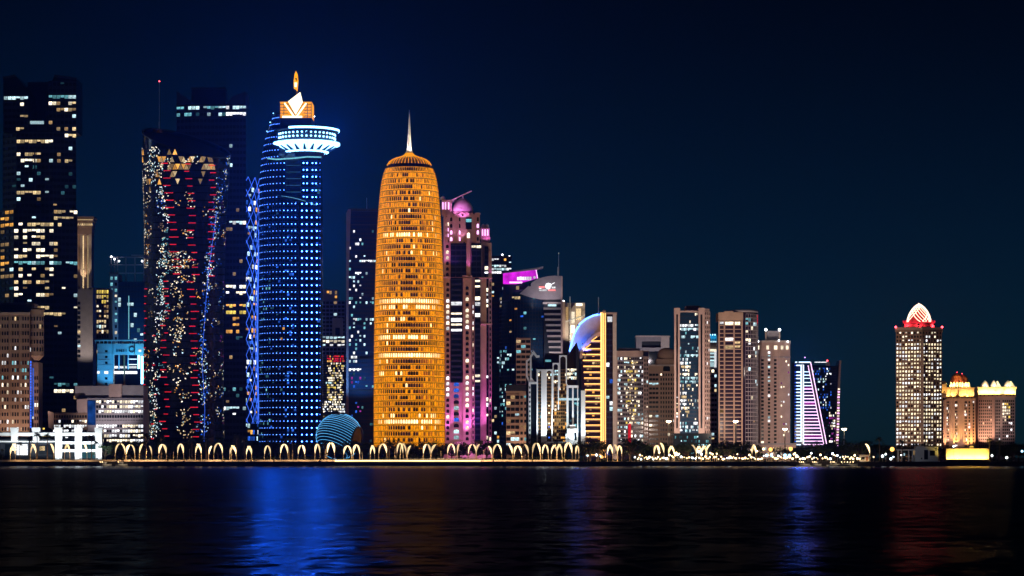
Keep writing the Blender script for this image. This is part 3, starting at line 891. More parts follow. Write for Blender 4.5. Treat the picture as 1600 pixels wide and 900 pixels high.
for k, mb in tri.items():
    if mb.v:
        o = mb.build('panels_and_glints', k, b.root, 'stuff')
# red dashes, each one lamp
def dash(x, y, w_):
    a0, a1 = asin9(x - w_ / 2, y), asin9(x + w_ / 2, y)
    mb = MB()
    mb.hexa([p9(a0, y + .6, .8), p9(a1, y + .6, .8), p9(a1, y - .6, .8), p9(a0, y - .6, .8)],
            [p9(a0, y + .6, .3), p9(a1, y + .6, .3), p9(a1, y - .6, .3), p9(a0, y - .6, .3)])
    mb.build('red_light_strip', 'red_strip', b.root)
for k in range(38):
    y = 256 + k * 11.5
    if y < 440:
        dash(267 + (y - 256) * .105 + rng.uniform(-2, 2), y, rng.uniform(9, 16))
    else:
        dash(266 + rng.uniform(-4, 5), y, rng.uniform(5, 11))
    dash(302 + (y - 256) * (.05 if y < 440 else .03) + rng.uniform(-3, 3), y + 1, rng.uniform(7, 12))
    if y < 440: dash(338 - (y - 256) * .02 + rng.uniform(-1.5, 1.5), y + 3, rng.uniform(6, 10))
    if y > 450: dash(228 + rng.uniform(0, 4), y, rng.uniform(3, 5)); 
    if y > 500 and k % 2: dash(248 + rng.uniform(-3, 4), y + 4, 4)
# blue light line winding down the right side
mb = MB(); mb.tube([p9(asin9(x, y), y, .7) for y, x in BL[1:]], 0.12, 5); mb.build('blue_light_line', 'blue_strip', b.root)
b.finish()
# its mast behind
b = Building('antenna_mast', 'thin antenna mast with red lamp rising behind the curved tower', 'mast', 249, 1945)
b.bar('pole', 'metal_pale', [(249, 720, 0), (249, 190, 0)], .8)
b.bar('pole_tip', 'metal_pale', [(249, 190, 0), (249, 128, 0)], .4)
b.lamp('warning_lamp', 'red_lamp', 249, 127, 0, 1.1)
b.finish()

# dark slab tower behind the twisted one
b = Building('office_tower', 'dark glass tower with notched roof standing behind the curved tower', 'tower', 330, 1990, cap=120)
b.prism('body', 'glass_dark', [(276, 14), (300, 4), (353, 4), (353, 0), (384.5, 0), (384.5, 95), (276, 95)], 162)
b.front('roof_screen', 'panel_navy', [(299, 164), (299, 138), (352, 138), (352, 164)], 30, 60)
b.front('roof_wing', 'panel_navy', [(276, 163), (276, 142), (299, 158), (299, 163)], 10, 50)
b.front('roof_wing', 'panel_navy', [(354, 163), (355, 160), (364, 150), (384, 143), (384, 163)], 2, 50)
b.front('roof_trim', 'metal_dark', [(298, 139.5), (298, 136.5), (353, 136.5), (353, 139.5)], 28, 30)
b.rules = [(276, 298, 163, 178, .7, ['cyan', 'cool']), (298, 352, 162, 174, .95, ['cyan', 'cool']), (354, 385, 164, 178, .9, ['cool', 'white']), (298, 352, 174, 184, .35, ['cyan_dim', 'cool']),
           (368, 385, 194, 206, .7, ['white', 'cool']), (356, 364, 225, 265, .4, ['cool']), (353, 385, 345, 357, .95, ['white', 'cream', 'cool']), (353, 384, 447, 460, .6, ['white', 'cream']),
           (353, 384, 477, 490, .85, ['amber', 'yellow']), (353, 376, 514, 525, .9, ['amber', 'yellow']), (353, 384, 525, 535, .5, ['cyan_dim']), (364, 372, 497, 508, .7, ['amber']), (330, 384, 600, 615, .6, ['cyan', 'cyan_dim']),
           (330, 384, 630, 641, .75, ['white', 'cool']), (362, 374, 641, 652, .6, ['white'])]
b.default = (.025, ['cyan_dim', 'cool', 'warm_dim'])
b.facade(Face(b, 276, 14, 300, 4), 163, 713, 55, 4, 'panel_dark', .48, .10, .35)
b.facade(Face(b, 300, 4, 353, 4), 163, 713, 55, 9, 'panel_dark', .48, .10, .35)
b.facade(Face(b, 353, 0, 384.5, 0), 163, 713, 55, 6, 'panel_dark', .48, .10, .35)
b.finish()

# waisted tower wrapped in blue diagonal lights
b = Building('waisted_tower', 'slender waisted tower wrapped in blue crossing light tubes', 'tower', 366, 2150, cap=120)
def r11(y): return 35.2 + 6.5 * ((y - 520) / 240.0) ** 2
prof = [(r11(y), y) for y in (720, 660, 600, 540, 480, 420, 370, 320, 282)]
b.lathe('body', 'glass_navy', 366, 42, prof, 40)
b.lathe('roof_ring', 'metal_dark', 366, 42, [(r11(282) + .6, 284), (r11(282) + .6, 280)], 40)
def pt11(a, y, out=1.2):
    c = b.X(366, 42); r = r11(y) * b.s + out
    return (c[0] + r * sin(a), c[1] - r * cos(a), b.Z(y, 42))
for k in range(20):
    for sgn in (-1, 1):
        pts = []
        for i in range(27):
            y = 280 + i * (662 - 280) / 26
            pts.append(pt11(2 * pi * k / 20 + sgn * (y - 280) * 0.0125, y))
        mb = MB(); mb.tube(pts, .2, 5); mb.build('light_tube', 'blue_strip', b.root)
b.rules = []; b.default = (.3, ['blue_room', 'cool', 'white', 'amber'])
zr = lambda z: r11(YH - (z + G - H) / b.s) * b.s
b.facade(Round(b, 366, 42, zr, 15, 88), 290, 690, 40, 9, None, .35, .2, .3)
b.finish()

# ------------------------------------------------------------------ tower of blue light points with the glowing ring
b = Building('blue_tower', 'round navy tower dotted with blue-white lights, glowing ring and golden crown', 'tower', 455, 1850, cap=300)
R12 = [(180, 27), (198, 34), (215, 40), (245, 46), (280, 49.4), (320, 50), (720, 50)]
zr = lambda z: interp(R12, YH - (z + G - H) * F / (b.D + 50 * b.s)) * b.s
b.lathe('shaft', 'glass_navy', 455, 50, [(interp(R12, y), y) for y in (720, 500, 320, 280, 262, 245)], 48)
b.lathe('left_blade', 'glass_navy', 455, 50, [(interp(R12, y), y) for y in (245, 230, 215, 198, 185, 180)], 24, a0=radians(-150), a1=radians(-20))
b.prism('front_bay', 'glass_navy', [(470, 3), (500.5, 6), (502, 40), (470, 40)], 246)
b.box('neck', 'panel_navy', 437, 487, 184, 246, 14, 70)
b.box('recess_panel', 'panel_dark', 446, 470, 250, 304, 0.5, 4)
for k in range(6):
    b.box('recess_line', 'cyan_dim', 447, 470, 258 + k * 10.4, 258.7 + k * 10.4, -.2, .5)
emit('blue_led_mid', (0.06, 0.22, 1.0), 12.0, var=0.4, inner=0.0)
leds = []
f1 = Round(b, 455, 50, zr, -90, 90)
rowsy = [180 + k * 10.62 for k in range(49)]
def led(face, u, y, size, mat='blue_led', out=.5):
    leds.append((face, u, b.Z(y), size, mat, out))
for y in rowsy:
    for a in range(-78, -4, 7):
        if y < 245 and a > -20: continue
        if y < 310 and a > -8: continue
        led(f1, (a + 90) / 180, y, .36 + .26 * cos(radians(a)), 'blue_led_small' if a < -40 else 'blue_led_mid')
    if y > 318:
        for a in (-1, 6, 12.5):
            led(f1, (a + 90) / 180, y, .62, 'blue_led_mid')
fb = Face(b, 470, 3, 500.5, 6)
for y in rowsy:
    if y > 250:
        for u in ((.14, .32, .60, .78) if y < 312 else (.06, .30, .56, .82)):
            led(fb, u, y, 1.0)
    if y > 250: led(fb, .985, y, .6)
leds.sort(key=lambda t: -t[3])
small = MB()
for i, (fc, u, z, sz, m, out) in enumerate(leds):
    p, n = fc.at(u, z)
    if i < 300:
        o = link('light_point', unit('disc', m), b.root)
        o.location = (p.x + n.x * out * .5, p.y + n.y * out * .5, z); o.rotation_euler = (0, 0, atan2(n.x, -n.y)); o.scale = (sz, out, sz)
    else:
        du = sz / 2 / fc.width(z)
        fbox(small, fc, u - du, u + du, z - sz / 2, z + sz / 2, 0, out * .6)
b.part(small, 'light_points', 'blue_led_small', kind='stuff')
# floor lines and faint rooms
b.default = (.035, ['blue_room', 'cyan_dim', 'blue_room']); b.rules = [(444, 452, 505, 530, .4, ['amber']), (405, 425, 420, 720, .10, ['cyan_dim', 'cyan']), (450, 462, 400, 700, .14, ['blue_room'])]
b.facade(Round(b, 455, 50, zr, -80, 18), 320, 712, 74, 24, 'panel_royal', .3, .06, .25, seg=20)
b.facade(fb, 250, 712, 43, 6, 'panel_royal', .3, .08, .25)
# canopy blade half way up
blade = MB()
for k in range(8):
    xa, xb = 434 + k * 7.4, 434 + (k + 1) * 7.4
    def cy(x): t = (x - 434) / 59.2; return 305 + 9 * t - 3 * sin(t * pi), 306.5 + 9.5 * t + 6 * sin(t * pi)
    for (q0, q1) in ((cy(xa), cy(xb)),):
        dA, dB = -6 - 6 * sin((xa - 434) / 59.2 * pi), -6 - 6 * sin((xb - 434) / 59.2 * pi)
        blade.hexa([(*b.X(xa, dA), b.Z(q0[1])), (*b.X(xb, dB), b.Z(q1[1])), (*b.X(xb, dB + 3), b.Z(q1[0])), (*b.X(xa, dA + 3), b.Z(q0[0]))],
                   [(*b.X(xa, 6), b.Z(q0[1])), (*b.X(xb, 6), b.Z(q1[1])), (*b.X(xb, 6), b.Z(q1[0])), (*b.X(xa, 6), b.Z(q0[0]))])
b.part(blade, 'canopy_blade', 'glass_blue')
b.bar('blade_light', 'cyan', [(434 + k * 6, 305.6 + 1.5 * k - 2.6 * sin(k / 10 * pi), -4 - 7 * sin(k / 10 * pi)) for k in range(11)], .35)
# ledge under the ring
b.bar('ledge', 'cyan', [(418, 247.5, 4), (432, 249, -2), (455, 247.5, -4), (480, 245, -2), (502, 245.5, 2)], 1.1)
b.lathe('ring_neck', 'panel_navy', 479, 28, [(26, 247), (27, 240), (33, 237)], 32)
for k in range(24):
    a = 2 * pi * k / 24
    c = b.X(479, 28)
    mb = MB(); mb.tube([(c[0] + 27.4 * b.s * sin(a), c[1] - 27.4 * b.s * cos(a), b.Z(244, 28)), (c[0] + 32 * b.s * sin(a), c[1] - 32 * b.s * cos(a), b.Z(237.4, 28))], .25, 4)
    mb.build('ring_bracket', 'metal_dark', b.root)
# underside panels, each between two dark fins
c = b.X(479, 28)
def rp(r, a, y): return (c[0] + r * b.s * sin(a), c[1] - r * b.s * cos(a), b.Z(y, 28))
NP = 20
for k in range(NP):
    mb = MB(); n_ = 4
    for i in range(n_):
        a0 = 2 * pi * (k + i / n_) / NP; a1 = 2 * pi * (k + (i + 1) / n_) / NP
        mb.hexa([rp(33, a0, 236.5), rp(33, a1, 236.5), rp(52.5, a1, 227), rp(52.5, a0, 227)], [rp(33, a0, 234), rp(33, a1, 234), rp(52.5, a1, 224), rp(52.5, a0, 224)])
    mb.build('underside_panel', 'ice_led', b.root)
    a = 2 * pi * k / NP
    mb = MB(); mb.hexa([rp(33, a - .085, 238.6), rp(33, a + .085, 238.6), rp(47, a + .02, 231.2), rp(47, a - .02, 231.2)], [rp(33, a - .085, 236), rp(33, a + .085, 236), rp(47, a + .02, 228.6), rp(47, a - .02, 228.6)])
    mb.build('fin', 'panel_royal', b.root)
b.lathe('lower_rim', 'ice_led', 479, 28, [(33.4, 239.4), (35, 238.6), (35, 237.4), (33.4, 237)], 40)
b.lathe('ring_drum', 'glass_navy', 479, 28, [(44, 226), (45, 208), (47, 206)], 40)
b.lathe('ring_top', 'panel_navy', 479, 28, [(47, 207), (51, 206), (51, 204), (40, 202.5)], 40)
b.lathe('rim_light', 'ice_led', 479, 28, [(51.2, 206.4), (52, 205.4), (52, 203.4), (50.5, 203.0)], 30, a0=radians(-28), a1=radians(110))
dr = Round(b, 479, 28, 44.6, -180, 180)
for k in range(40):
    for y in (211.5, 217.5):
        p, n = dr.at((k + .5) / 40, b.Z(y, 28))
        o = link('ring_light', unit('disc', 'ice_led'), b.root)
        o.location = (p.x + n.x * .3, p.y + n.y * .3, b.Z(y, 28)); o.rotation_euler = (0, 0, atan2(n.x, -n.y)); o.scale = (1.5, .8, 1.5)
# golden crown
b.box('crown_block', 'crown_gold', 437, 487, 159, 184, 16, 60)
b.box('crown_base', 'crown_white', 441, 472, 181, 184, 13.6, 15.6)
for k in range(9):
    x = 437 + k * 6.1
    if 449 < x < 474: continue
    b.box('crown_mullion', 'bronze', x, x + .9, 160, 184, 14.6, 16)
for k in range(5):
    for x0, x1 in ((437, 450), (474, 487)):
        b.box('crown_transom', 'bronze', x0, x1, 162.5 + k * 4.6, 163.4 + k * 4.6, 14.9, 16)
for s_ in (-1, 1):
    b.bar('crown_brace', 'crown_white', [(461.5 + s_ * 17, 161, 14.6), (461.5 + s_ * 2, 182, 14.6)], 1.3)
    b.bar('crown_brace', 'bronze', [(461.5 + s_ * 12, 161, 14.4), (461.5 + s_ * .5, 180, 14.4)], .7)
b.front('crown_diamond', 'crown_white', [(450, 158.5), (469, 143.8), (472.7, 159.5), (461.7, 178.6)], 10, 14)
b.front('torch', 'crown_gold', [(459, 138), (458.8, 126), (460.5, 115), (462.4, 110.5), (464.6, 115), (466, 126), (465, 137), (464.4, 143), (462, 139.5)], 24, 28)
b.front('torch_opening', 'metal_dark', [(460.9, 122), (464.1, 122), (463.2, 127.5)], 23.6, 24)
b.front('torch_glow', 'crown_white', [(460.3, 136), (460.1, 129), (464.2, 129), (463.6, 136)], 23.5, 24)
b.bar('torch_stem', 'bronze', [(463.5, 143, 26), (464, 160, 26)], .9)
b.lamp('roof_lamp', 'white_lamp', 491.5, 182, 20, .8)
for x, y, d in ((436, 206, -16), (479, 206, -26), (522, 206, -16), (494, 290, -4), (422, 340, -4), (494, 380, -4), (422, 430, -4)):
    b.beam(x, y, d, 4, (.006, .10, 1.0), 330000, 38)  # added blue spots, make the water column and the halo
for x, y in ((427, 177), (428.5, 181), (422, 191), (426, 195), (417, 205)):
    b.lamp('roof_lamp', 'ice_led', x, y, 44, .8)
b.finish()

# apartment tower between the blue tower and the dark slab
b = Building('apartment_tower', 'grey apartment tower with a gold glittering lower facade, beside the blue dotted tower', 'tower', 520, 2100, cap=100)
b.box('body', 'concrete', 503, 539, 470, None, 0, 50)
b.box('roof_block', 'concrete', 502, 527, 452, 470, 6, 36)
b.box('corner_pier', 'stone_tan', 499, 503.6, 455, None, -4, 10)
b.box('corner_light', 'warm_dim', 499.4, 500.6, 560, 655, -5, -4)
b.box('stair_tower', 'stone_pale', 519, 536, 497, 526, -5, 0)
b.box('window', 'glass_dark', 524, 531, 512, 524, -5.3, -5)
b.rules = [(499, 540, 526, 545, .85, ['white', 'cool', 'cream']), (512, 540, 556, 567, .7, ['red_strip', 'amber']), (511, 537, 567, 628, .62, ['warm', 'cream', 'yellow', 'cream']), (499, 540, 628, 646, .6, ['white', 'cream']), (502, 527, 452, 470, .5, ['warm_dim', 'amber'])]  # gold panes glow in place of reflections glittering on the facade
b.default = (.05, ['warm_dim', 'cool'])
b.facade(Face(b, 503, 0, 539, 0), 470, 555, 14, 6, 'concrete', .35, .18, .6, 'glass_dark')
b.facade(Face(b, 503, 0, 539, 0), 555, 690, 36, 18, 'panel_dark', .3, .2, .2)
b.facade(Face(b, 502, 6, 527, 6), 453, 468, 2, 6, None, .3, .2, .2)
b.bar('pole', 'metal_pale', [(499.6, 560, -4), (499.6, 433, -4)], .5)
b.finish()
# dark blue slab tower
b = Building('slab_tower', 'dark blue slab tower with slanted corner and scattered pale windows', 'tower', 566, 1985, cap=140)
b.prism('body', 'glass_blue', [(544, 0), (594, 3), (594, 60), (544, 60)], 329)
b.front('slanted_corner', 'stone_grey', [(541, 720), (541, 333), (544, 327), (548, 327), (544.6, 440), (544.6, 720)], -2, 10)
b.box('parapet', 'metal_dark', 544, 594, 326, 330, -1, 60)
b.flood(560, 640, -60, 566, 480, 0, (.12, .4, 1), 150000, 110)  # added blue spot that tints the dark glass navy
b.bar('antenna', 'metal_pale', [(573, 327, 10), (573, 309, 10)], .5)
b.rules = [(566, 588, 402, 410, .9, ['cool', 'white']), (541, 562, 558, 568, .9, ['white', 'cool']), (546, 566, 574, 583, .85, ['white', 'cool']), (570, 588, 498, 505, .8, ['cool']), (541, 566, 355, 560, .28, ['cool', 'white', 'cyan']), (566, 594, 400, 560, .16, ['cool', 'cyan']), (545, 565, 590, 650, .25, ['magenta_room', 'blue_room'])]
b.default = (.05, ['cyan', 'cyan_dim'])
b.facade(Face(b, 545, 0, 594, 3), 332, 712, 58, 15, 'panel_navy', .42, .16, .3)
for y in (350, 405, 460, 507, 560, 610, 655):
    b.box('floor_ledge', 'metal_dark', 545, 594, y, y + 1.2, -1.6, 0)
b.finish()

# ------------------------------------------------------------------ round shell with blue light lines
b = Building('striped_dome', 'round dark shell banded with blue-white light lines, at the foot of the blue tower', 'dome', 531, 1788)
ctr = Vector((*b.X(530, 34), b.Z(682, 34))); RD = 36.5 * b.s
ax = Vector((.34, .40, .85)).normalized()
e1 = ax.cross(Vector((0, 1, 0))).normalized(); e2 = ax.cross(e1)
cutn = Vector((.93, -.34, -.16)).normalized(); cutd = RD * .84
def inside(p): return (p - ctr).dot(cutn) < cutd and p.z > 0.05
shell = MB(); NU, NV = 40, 26
for j in range(NV + 1):
    th = pi * j / NV
    for i in range(NU):
        ph = 2 * pi * i / NU
        p = Vector((sin(th) * cos(ph), sin(th) * sin(ph), cos(th))) * (RD * .985)
        d_ = p.dot(cutn)
        if d_ > cutd: p = p - cutn * (d_ - cutd)
        p = p + ctr
        p.z = max(p.z, 0.0)
        shell.v.append(tuple(p))
for j in range(NV):
    for i in range(NU):
        shell.f.append((j * NU + i, j * NU + (i + 1) % NU, (j + 1) * NU + (i + 1) % NU, (j + 1) * NU + i)); shell.m.append(0)
shell.build('shell', 'glass_blue', b.root, smooth=False)
emit('dome_line', (0.12, 0.52, 1.0), 1.3, var=0.2, inner=0.35)
for k in range(25):
    lat = -0.86 + k * 0.112
    if abs(lat) >= .995: continue
    rr = sqrt(1 - lat * lat) * RD; base = ctr + ax * (lat * RD)
    run = []
    for i in range(97):
        g_ = 2 * pi * i / 96
        p = base + (e1 * cos(g_) + e2 * sin(g_)) * rr
        ok = inside(p) and p.z < 0.98 * (RD + ctr.z) and i < 96
        if ok: run.append(tuple(p))
        if (not ok) and len(run) > 2:
            mb = MB(); mb.tube(run, .13, 4); mb.build('light_line', 'dome_line', b.root); run = []
        elif not ok: run = []
cr = sqrt(RD * RD - cutd * cutd); cc = ctr + cutn * cutd
u1 = cutn.cross(Vector((0, 0, 1))).normalized(); u2 = cutn.cross(u1)
mb = MB(); mb.tube([cc + (u1 * cos(t) + u2 * sin(t)) * (cr * 1.0) for t in [2 * pi * i / 40 for i in range(41)]], .7, 6); mb.build('mouth_ring', 'metal_dark', b.root)
mb = MB(); mb.face([cc + cutn * .1 + (u1 * cos(t) + u2 * sin(t)) * cr * .95 for t in [2 * pi * i / 40 for i in range(40)]]); mb.build('mouth_glazing', 'glass_dark', b.root)
b.finish()

# ------------------------------------------------------------------ the orange tower
b = Building('bullet_tower', 'rounded orange glowing tower with lattice screen and thin white spire', 'tower', 639.5, 1830, cap=0)
PR = [(246.5, 17), (249, 24), (253, 30.5), (258, 34.5), (264, 38), (272, 41.2), (284, 44), (300, 46.3), (325, 48.6), (355, 50.6), (400, 52.6), (440, 54), (500, 55.3), (560, 56), (640, 56.3), (720, 56.3)]
def r16(y): return interp(PR, y)
zy = lambda z: YH - (z + G - H) / ((b.D + 56 * b.s) / F)
zr16 = lambda z: (r16(zy(z)) - 1.6) * b.s
b.lathe('glazed_core', 'glass_violet', 639.5, 56, [(r16(y) - 1.7, y) for y in (720, 600, 500, 440, 400, 355, 325, 300, 284, 272, 264, 258, 253, 249, 246.6)], 64)
NC, NF = 84, 47
Y1, Y0 = 262.0, 700.0
fh = (Y0 - Y1) / NF
fc = Round(b, 639.5, 56, zr16, -180, 180)
pan = {}
rng = random.Random(11)
def fboxC(m, ua, ub, ya, yb, o0, o1):
    fbox(pan.setdefault(m, MB()), fc, ua, ub, b.Z(yb, 56), b.Z(ya, 56), o0, o1)
bright = {}
for i in range(NF):
    ya = Y1 + i * fh; yb = ya + fh; ym = (ya + yb) / 2
    # whole-floor character
    dark_run = None; light_run = None
    def near(v): return abs(ym - v) < fh / 2
    prev = None
    for j in range(NC):
        u = (j + .5) / NC; a = (u - .5) * 2 * pi
        x = 639.5 + r16(ym) * sin(a); frontside = cos(a) > 0
        q = rng.random(); m = None
        if near(268): m = 'glass_violet' if 625 < x < 679 else None
        elif near(469) : m = 'screen_pale' if q < .9 else None
        elif near(366): m = 'screen_pale' if q < .6 else None
        elif near(478): m = 'screen_pale' if q < .55 else None
        elif near(399): m = 'screen_pale' if q < .35 else None
        elif near(497) and (608 < x < 618 or 626 < x < 635): m = 'screen_pale'
        elif near(527): m = 'screen_pale' if x < 672 and q < .85 else None
        elif near(536): m = 'glass_blue' if x > 627 else None
        elif near(555): m = 'screen_pale'
        elif near(583): m = 'screen_pale' if 595 < x < 645 and q < .5 else None
        elif near(614): m = 'glass_blue' if x < 625 else None
        elif near(655): m = 'screen_pale' if q < .8 else None
        elif near(645): m = 'screen_pale' if q < .3 else None
        elif near(497) and x < 598: m = 'glass_violet'
        elif near(412) and 625 < x < 645: m = 'glass_blue'
        if m is None:
            dk = .24 * math.exp(-((x - 632) / 24) ** 2) + .04
            if prev in ('glass_violet', 'screen_plum') and rng.random() < .35: m = prev
            elif q < dk: m = 'glass_violet'
            elif q < dk * 2 + .10: m = 'screen_plum'
            elif q < .50: m = 'screen_red'
            elif q < .975: m = 'screen_gold'
            else: m = 'screen_pale'
        prev = m
        if m != 'glass_violet' or True:
            fboxC(m, (j + .10) / NC, (j + .90) / NC, ya + fh * .30, yb - fh * .04, .02, .14)
for m, mb in pan.items():
    mb.build('screen_panes', m, b.root, 'stuff')
# glowing floor bands, each its own ring, scalloped lower edge through the rib feet
c = b.X(639.5, 56)
for i in range(NF + 1):
    y0 = Y1 + i * fh
    mb = MB(); r0 = zr16(b.Z(y0, 56)); zt, zb = b.Z(y0 - fh * .02, 56), b.Z(y0 + fh * .17, 56)
    if y0 < 266: continue
    mb.lathe([(r0 + .05, zb), (r0 + .75, zb + .05), (r0 + .75, zt), (r0 + .05, zt)], c[0], c[1], 84)
    mb.build('floor_band', 'screen_band', b.root)
    mb = MB(); mb.lathe([(r0 + .05, zb - .12), (r0 + .82, zb - .12), (r0 + .82, zb + .10), (r0 + .05, zb + .10)], c[0], c[1], 84); mb.build('band_edge', 'bronze', b.root)
ribs = MB(); sc_ = MB(); edges = MB()
for j in range(NC):
    u = j / NC
    for i in range(NF):
        ya = Y1 + i * fh; yb = ya + fh
        if ya < 255: continue
        fbox(ribs, fc, u - .07 / NC, u + .07 / NC, b.Z(yb, 56), b.Z(ya + fh * .3, 56), .02, .80)
        fbox(edges, fc, u - .06 / NC, u + .06 / NC, b.Z(yb, 56), b.Z(ya + fh * .17, 56), .80, .92)
        # little pointed arch over each pane
        z0_, z1_ = b.Z(ya + fh * .48, 56), b.Z(ya + fh * .24, 56)
        for sg in (0, 1):
            ua, um = (j + (.12 if sg == 0 else .88)) / NC, (j + .5) / NC
            k = len(sc_.v)
            sc_.v += [P3(fc, ua, z0_, .5), P3(fc, ua, z1_, .5), P3(fc, um, z1_, .5)]
            sc_.f.append((k, k + 1, k + 2)); sc_.m.append(0)
edges.build('screen_rib_edges', 'bronze', b.root, 'stuff')
ribs.build('screen_ribs', 'screen_gold', b.root, 'stuff')  # ribs glow gold in place of lamplight on the metal screen
sc_.build('screen_arches', 'screen_gold', b.root, 'stuff')
# cap: dark lattice ring, golden flare, spire
b.lathe('cap_ring', 'bronze', 639.5, 56, [(34.8, 258.5), (31, 253), (26, 249.6), (20, 247)], 48)
for k in range(40):
    a = 2 * pi * k / 40
    mb = MB(); mb.tube([(c[0] + (r + .6) * b.s * sin(a), c[1] - (r + .6) * b.s * cos(a), b.Z(y, 56)) for r, y in ((34.8, 258.5), (31, 253), (26, 249.6), (20, 247))], .28, 4)
    mb.build('cap_rib', 'screen_gold', b.root)
b.lathe('cap_flare', 'crown_gold', 639.5, 56, [(20.6, 247.4), (16, 245.2), (11, 243.4), (8, 241.4), (6, 239)], 40)
b.lathe('spire', 'white_paint', 639.5, 56, [(6.1, 239.2), (4.6, 236), (3.6, 231), (2.9, 222), (2.2, 205), (1.4, 188), (.7, 176), (.25, 171.5)], 24)
for a in (-70, -20, 20, 70, 180):
    x = 639.5 + 19 * sin(radians(a)); d = 56 - 19 * cos(radians(a))
    b.flood(x, 244.5, d, 639.5, 205, 56, (1, .84, .62), 18000, 70, .3)
b.finish()
# ------------------------------------------------------------------ magenta lit stone tower
b = Building('domed_tower', 'stone tower washed in magenta light with a round dome, right of the orange tower', 'tower', 732, 1905, cap=300, minpx=3)
ST = 'stone_rose'
b.box('upper_block', ST, 693, 749, 335, 434, 6, 60)
b.box('lower_block', ST, 690, 760, 433, None, 0, 66)
b.box('side_wing', ST, 749, 768, 379, None, 14, 60)
b.box('side_turret', ST, 751, 765, 356, 380, 18, 40)
b.box('side_cornice', ST, 749.5, 766.5, 371, 373, 16, 42)
for x in (754, 758, 762):
    b.box('window', 'pink_strip', x - 1, x + 1, 358.5, 368, 17.4, 18)
for x in (755, 761):
    b.lathe('turret_dome', 'white_paint', x, 25, [(3.2, 356), (3, 353), (1.8, 350.4), (.1, 349.6)], 14)
b.box('left_turret', ST, 690, 706, 312, 336, 20, 50)
b.lathe('turret_dome', 'white_paint', 692, 28, [(4.6, 312), (4, 309), (2, 307), (.1, 306)], 14)
b.lathe('turret_dome', 'white_paint', 711, 44, [(4.6, 316), (4, 313), (2, 311), (.1, 310)], 14)
for x in (692, 696, 701):
    b.box('window', 'pink_strip', x - 1, x + 1, 316, 327, 19.4, 20)
b.lathe('dome_drum', ST, 723, 30, [(18.5, 336), (18.5, 332), (17.4, 332)], 28)
b.lathe('dome', 'dome_violet', 723, 30, [(16.6, 333), (16.6, 329), (15.6, 324), (13, 318.6), (9, 313.6), (4.5, 310.2), (.8, 308.6), (.3, 304)], 32)
for k in range(10):
    x = 693 + k * 6.1
    b.box('merlon', ST, x, x + 3, 332.6, 335.2, 5.6, 8)
b.box('corner_turret', ST, 744, 749.6, 332, 434, 4, 10)
b.bar('crane_arm', 'dome_violet', [(702, 314.5, 12), (737, 298, 12)], 1.1)
b.bar('crane_stay', 'metal_pale', [(723.4, 304.4, 14), (723.4, 310, 14)], .7)
# piers
for x0, x1, y0, d0 in ((696, 703, 434, -3), (723.5, 736.5, 434, -4), (737.5, 741, 470, -2), (751, 756, 434, 10.4), (763.5, 768.4, 392, 10.4)):
    b.box('pier', ST, x0, x1, y0, 718, d0, d0 + 5)
b.box('pier', ST, 729, 735, 360, 434, 2, 7)
for x in (697, 707, 714.5):
    b.box('pilaster', ST, x, x + 2.6, 337, 380, 4.6, 7)
for y, x0, x1 in ((432, 690, 704), (430, 722.5, 737.5), (433, 748, 769), (505, 751, 769), (690, 690, 770)):
    b.box('cornice', ST, x0, x1, y, y + 2.2, -6, 4)
# glass bays
b.box('glass_bay', 'glass_navy', 704, 728.6, 380, 434, 3.6, 8)
b.box('glass_bay', 'glass_navy', 736.4, 752, 380, 434, 3.6, 8)
b.box('glass_bay', 'glass_navy', 704, 722.5, 434, 598, -1.6, 3)
b.box('glass_bay', 'glass_navy', 742, 750.6, 434, 690, -1.6, 3)
b.box('glass_bay', 'glass_navy', 757, 763, 385, 690, 11.5, 14)
f = Face(b, 704, -1.6, 722.5, -1.6)
b.rules = [(700, 724, 474, 520, .95, ['cream', 'white']), (700, 724, 588, 600, .95, ['cream']), (700, 724, 430, 474, .08, ['cream'])]
b.default = (.02, ['cream'])
b.facade(f, 436, 598, 19, 1, 'panel_navy', .36, .1, .3)
b.rules = [(740, 752, 440, 455, .9, ['cream']), (740, 752, 462, 500, .75, ['cream', 'white']), (740, 752, 570, 600, .5, ['cream'])]
b.default = (.10, ['cream'])
b.facade(Face(b, 742, -1.6, 750.6, -1.6), 436, 688, 29, 1, 'panel_navy', .36, .1, .3)
b.default = (.30, ['cream', 'white'])
b.rules = [(700, 780, 385, 395, .0, ['cream'])]
b.facade(Face(b, 757, 11.5, 763, 11.5), 388, 688, 35, 1, 'panel_navy', .36, .1, .3)
b.default = (.02, ['cream']); b.rules = [(737, 752, 384, 392, .9, ['cream'])]
b.facade(Face(b, 736.4, 3.6, 752, 3.6), 382, 434, 6, 2, 'panel_navy', .3, .1, .3)
b.rules = []; b.default = (0, ['cream'])
b.facade(Face(b, 704, 3.6, 728.6, 3.6), 382, 434, 6, 3, 'panel_navy', .3, .1, .3)
# arched windows in the piers
def arches(x, w_, y0, y1, n, d, rules, h=.62):
    fa = Face(b, x - w_ / 2, d, x + w_ / 2, d)
    b.rules = rules; b.default = (.1, ['cream'])
    z1, z0 = b.Z(y0), b.Z(y1); fh_ = (z1 - z0) / n
    for i in range(n):
        za = z0 + (i + .2) * fh_; zb = za + fh_ * h
        py = YH - ((za + zb) / 2 + G - H) / b.s
        m = b.lit(x, py)
        b.panes.append((fa, 0, 1, za, zb, m or 'glass_dark', 'arch', bool(m), .12))
RU = [(690, 740, 466, 520, .97, ['cream', 'white']), (690, 740, 585, 620, .8, ['cream', 'white']), (690, 740, 620, 670, .25, ['cream']), (690, 740, 520, 585, .05, ['cream'])]
arches(699.6, 4.6, 440, 690, 29, -3, RU); arches(730, 4.8, 446, 690, 28, -4, RU); arches(739.2, 1.8, 475, 688, 25, -2, RU)
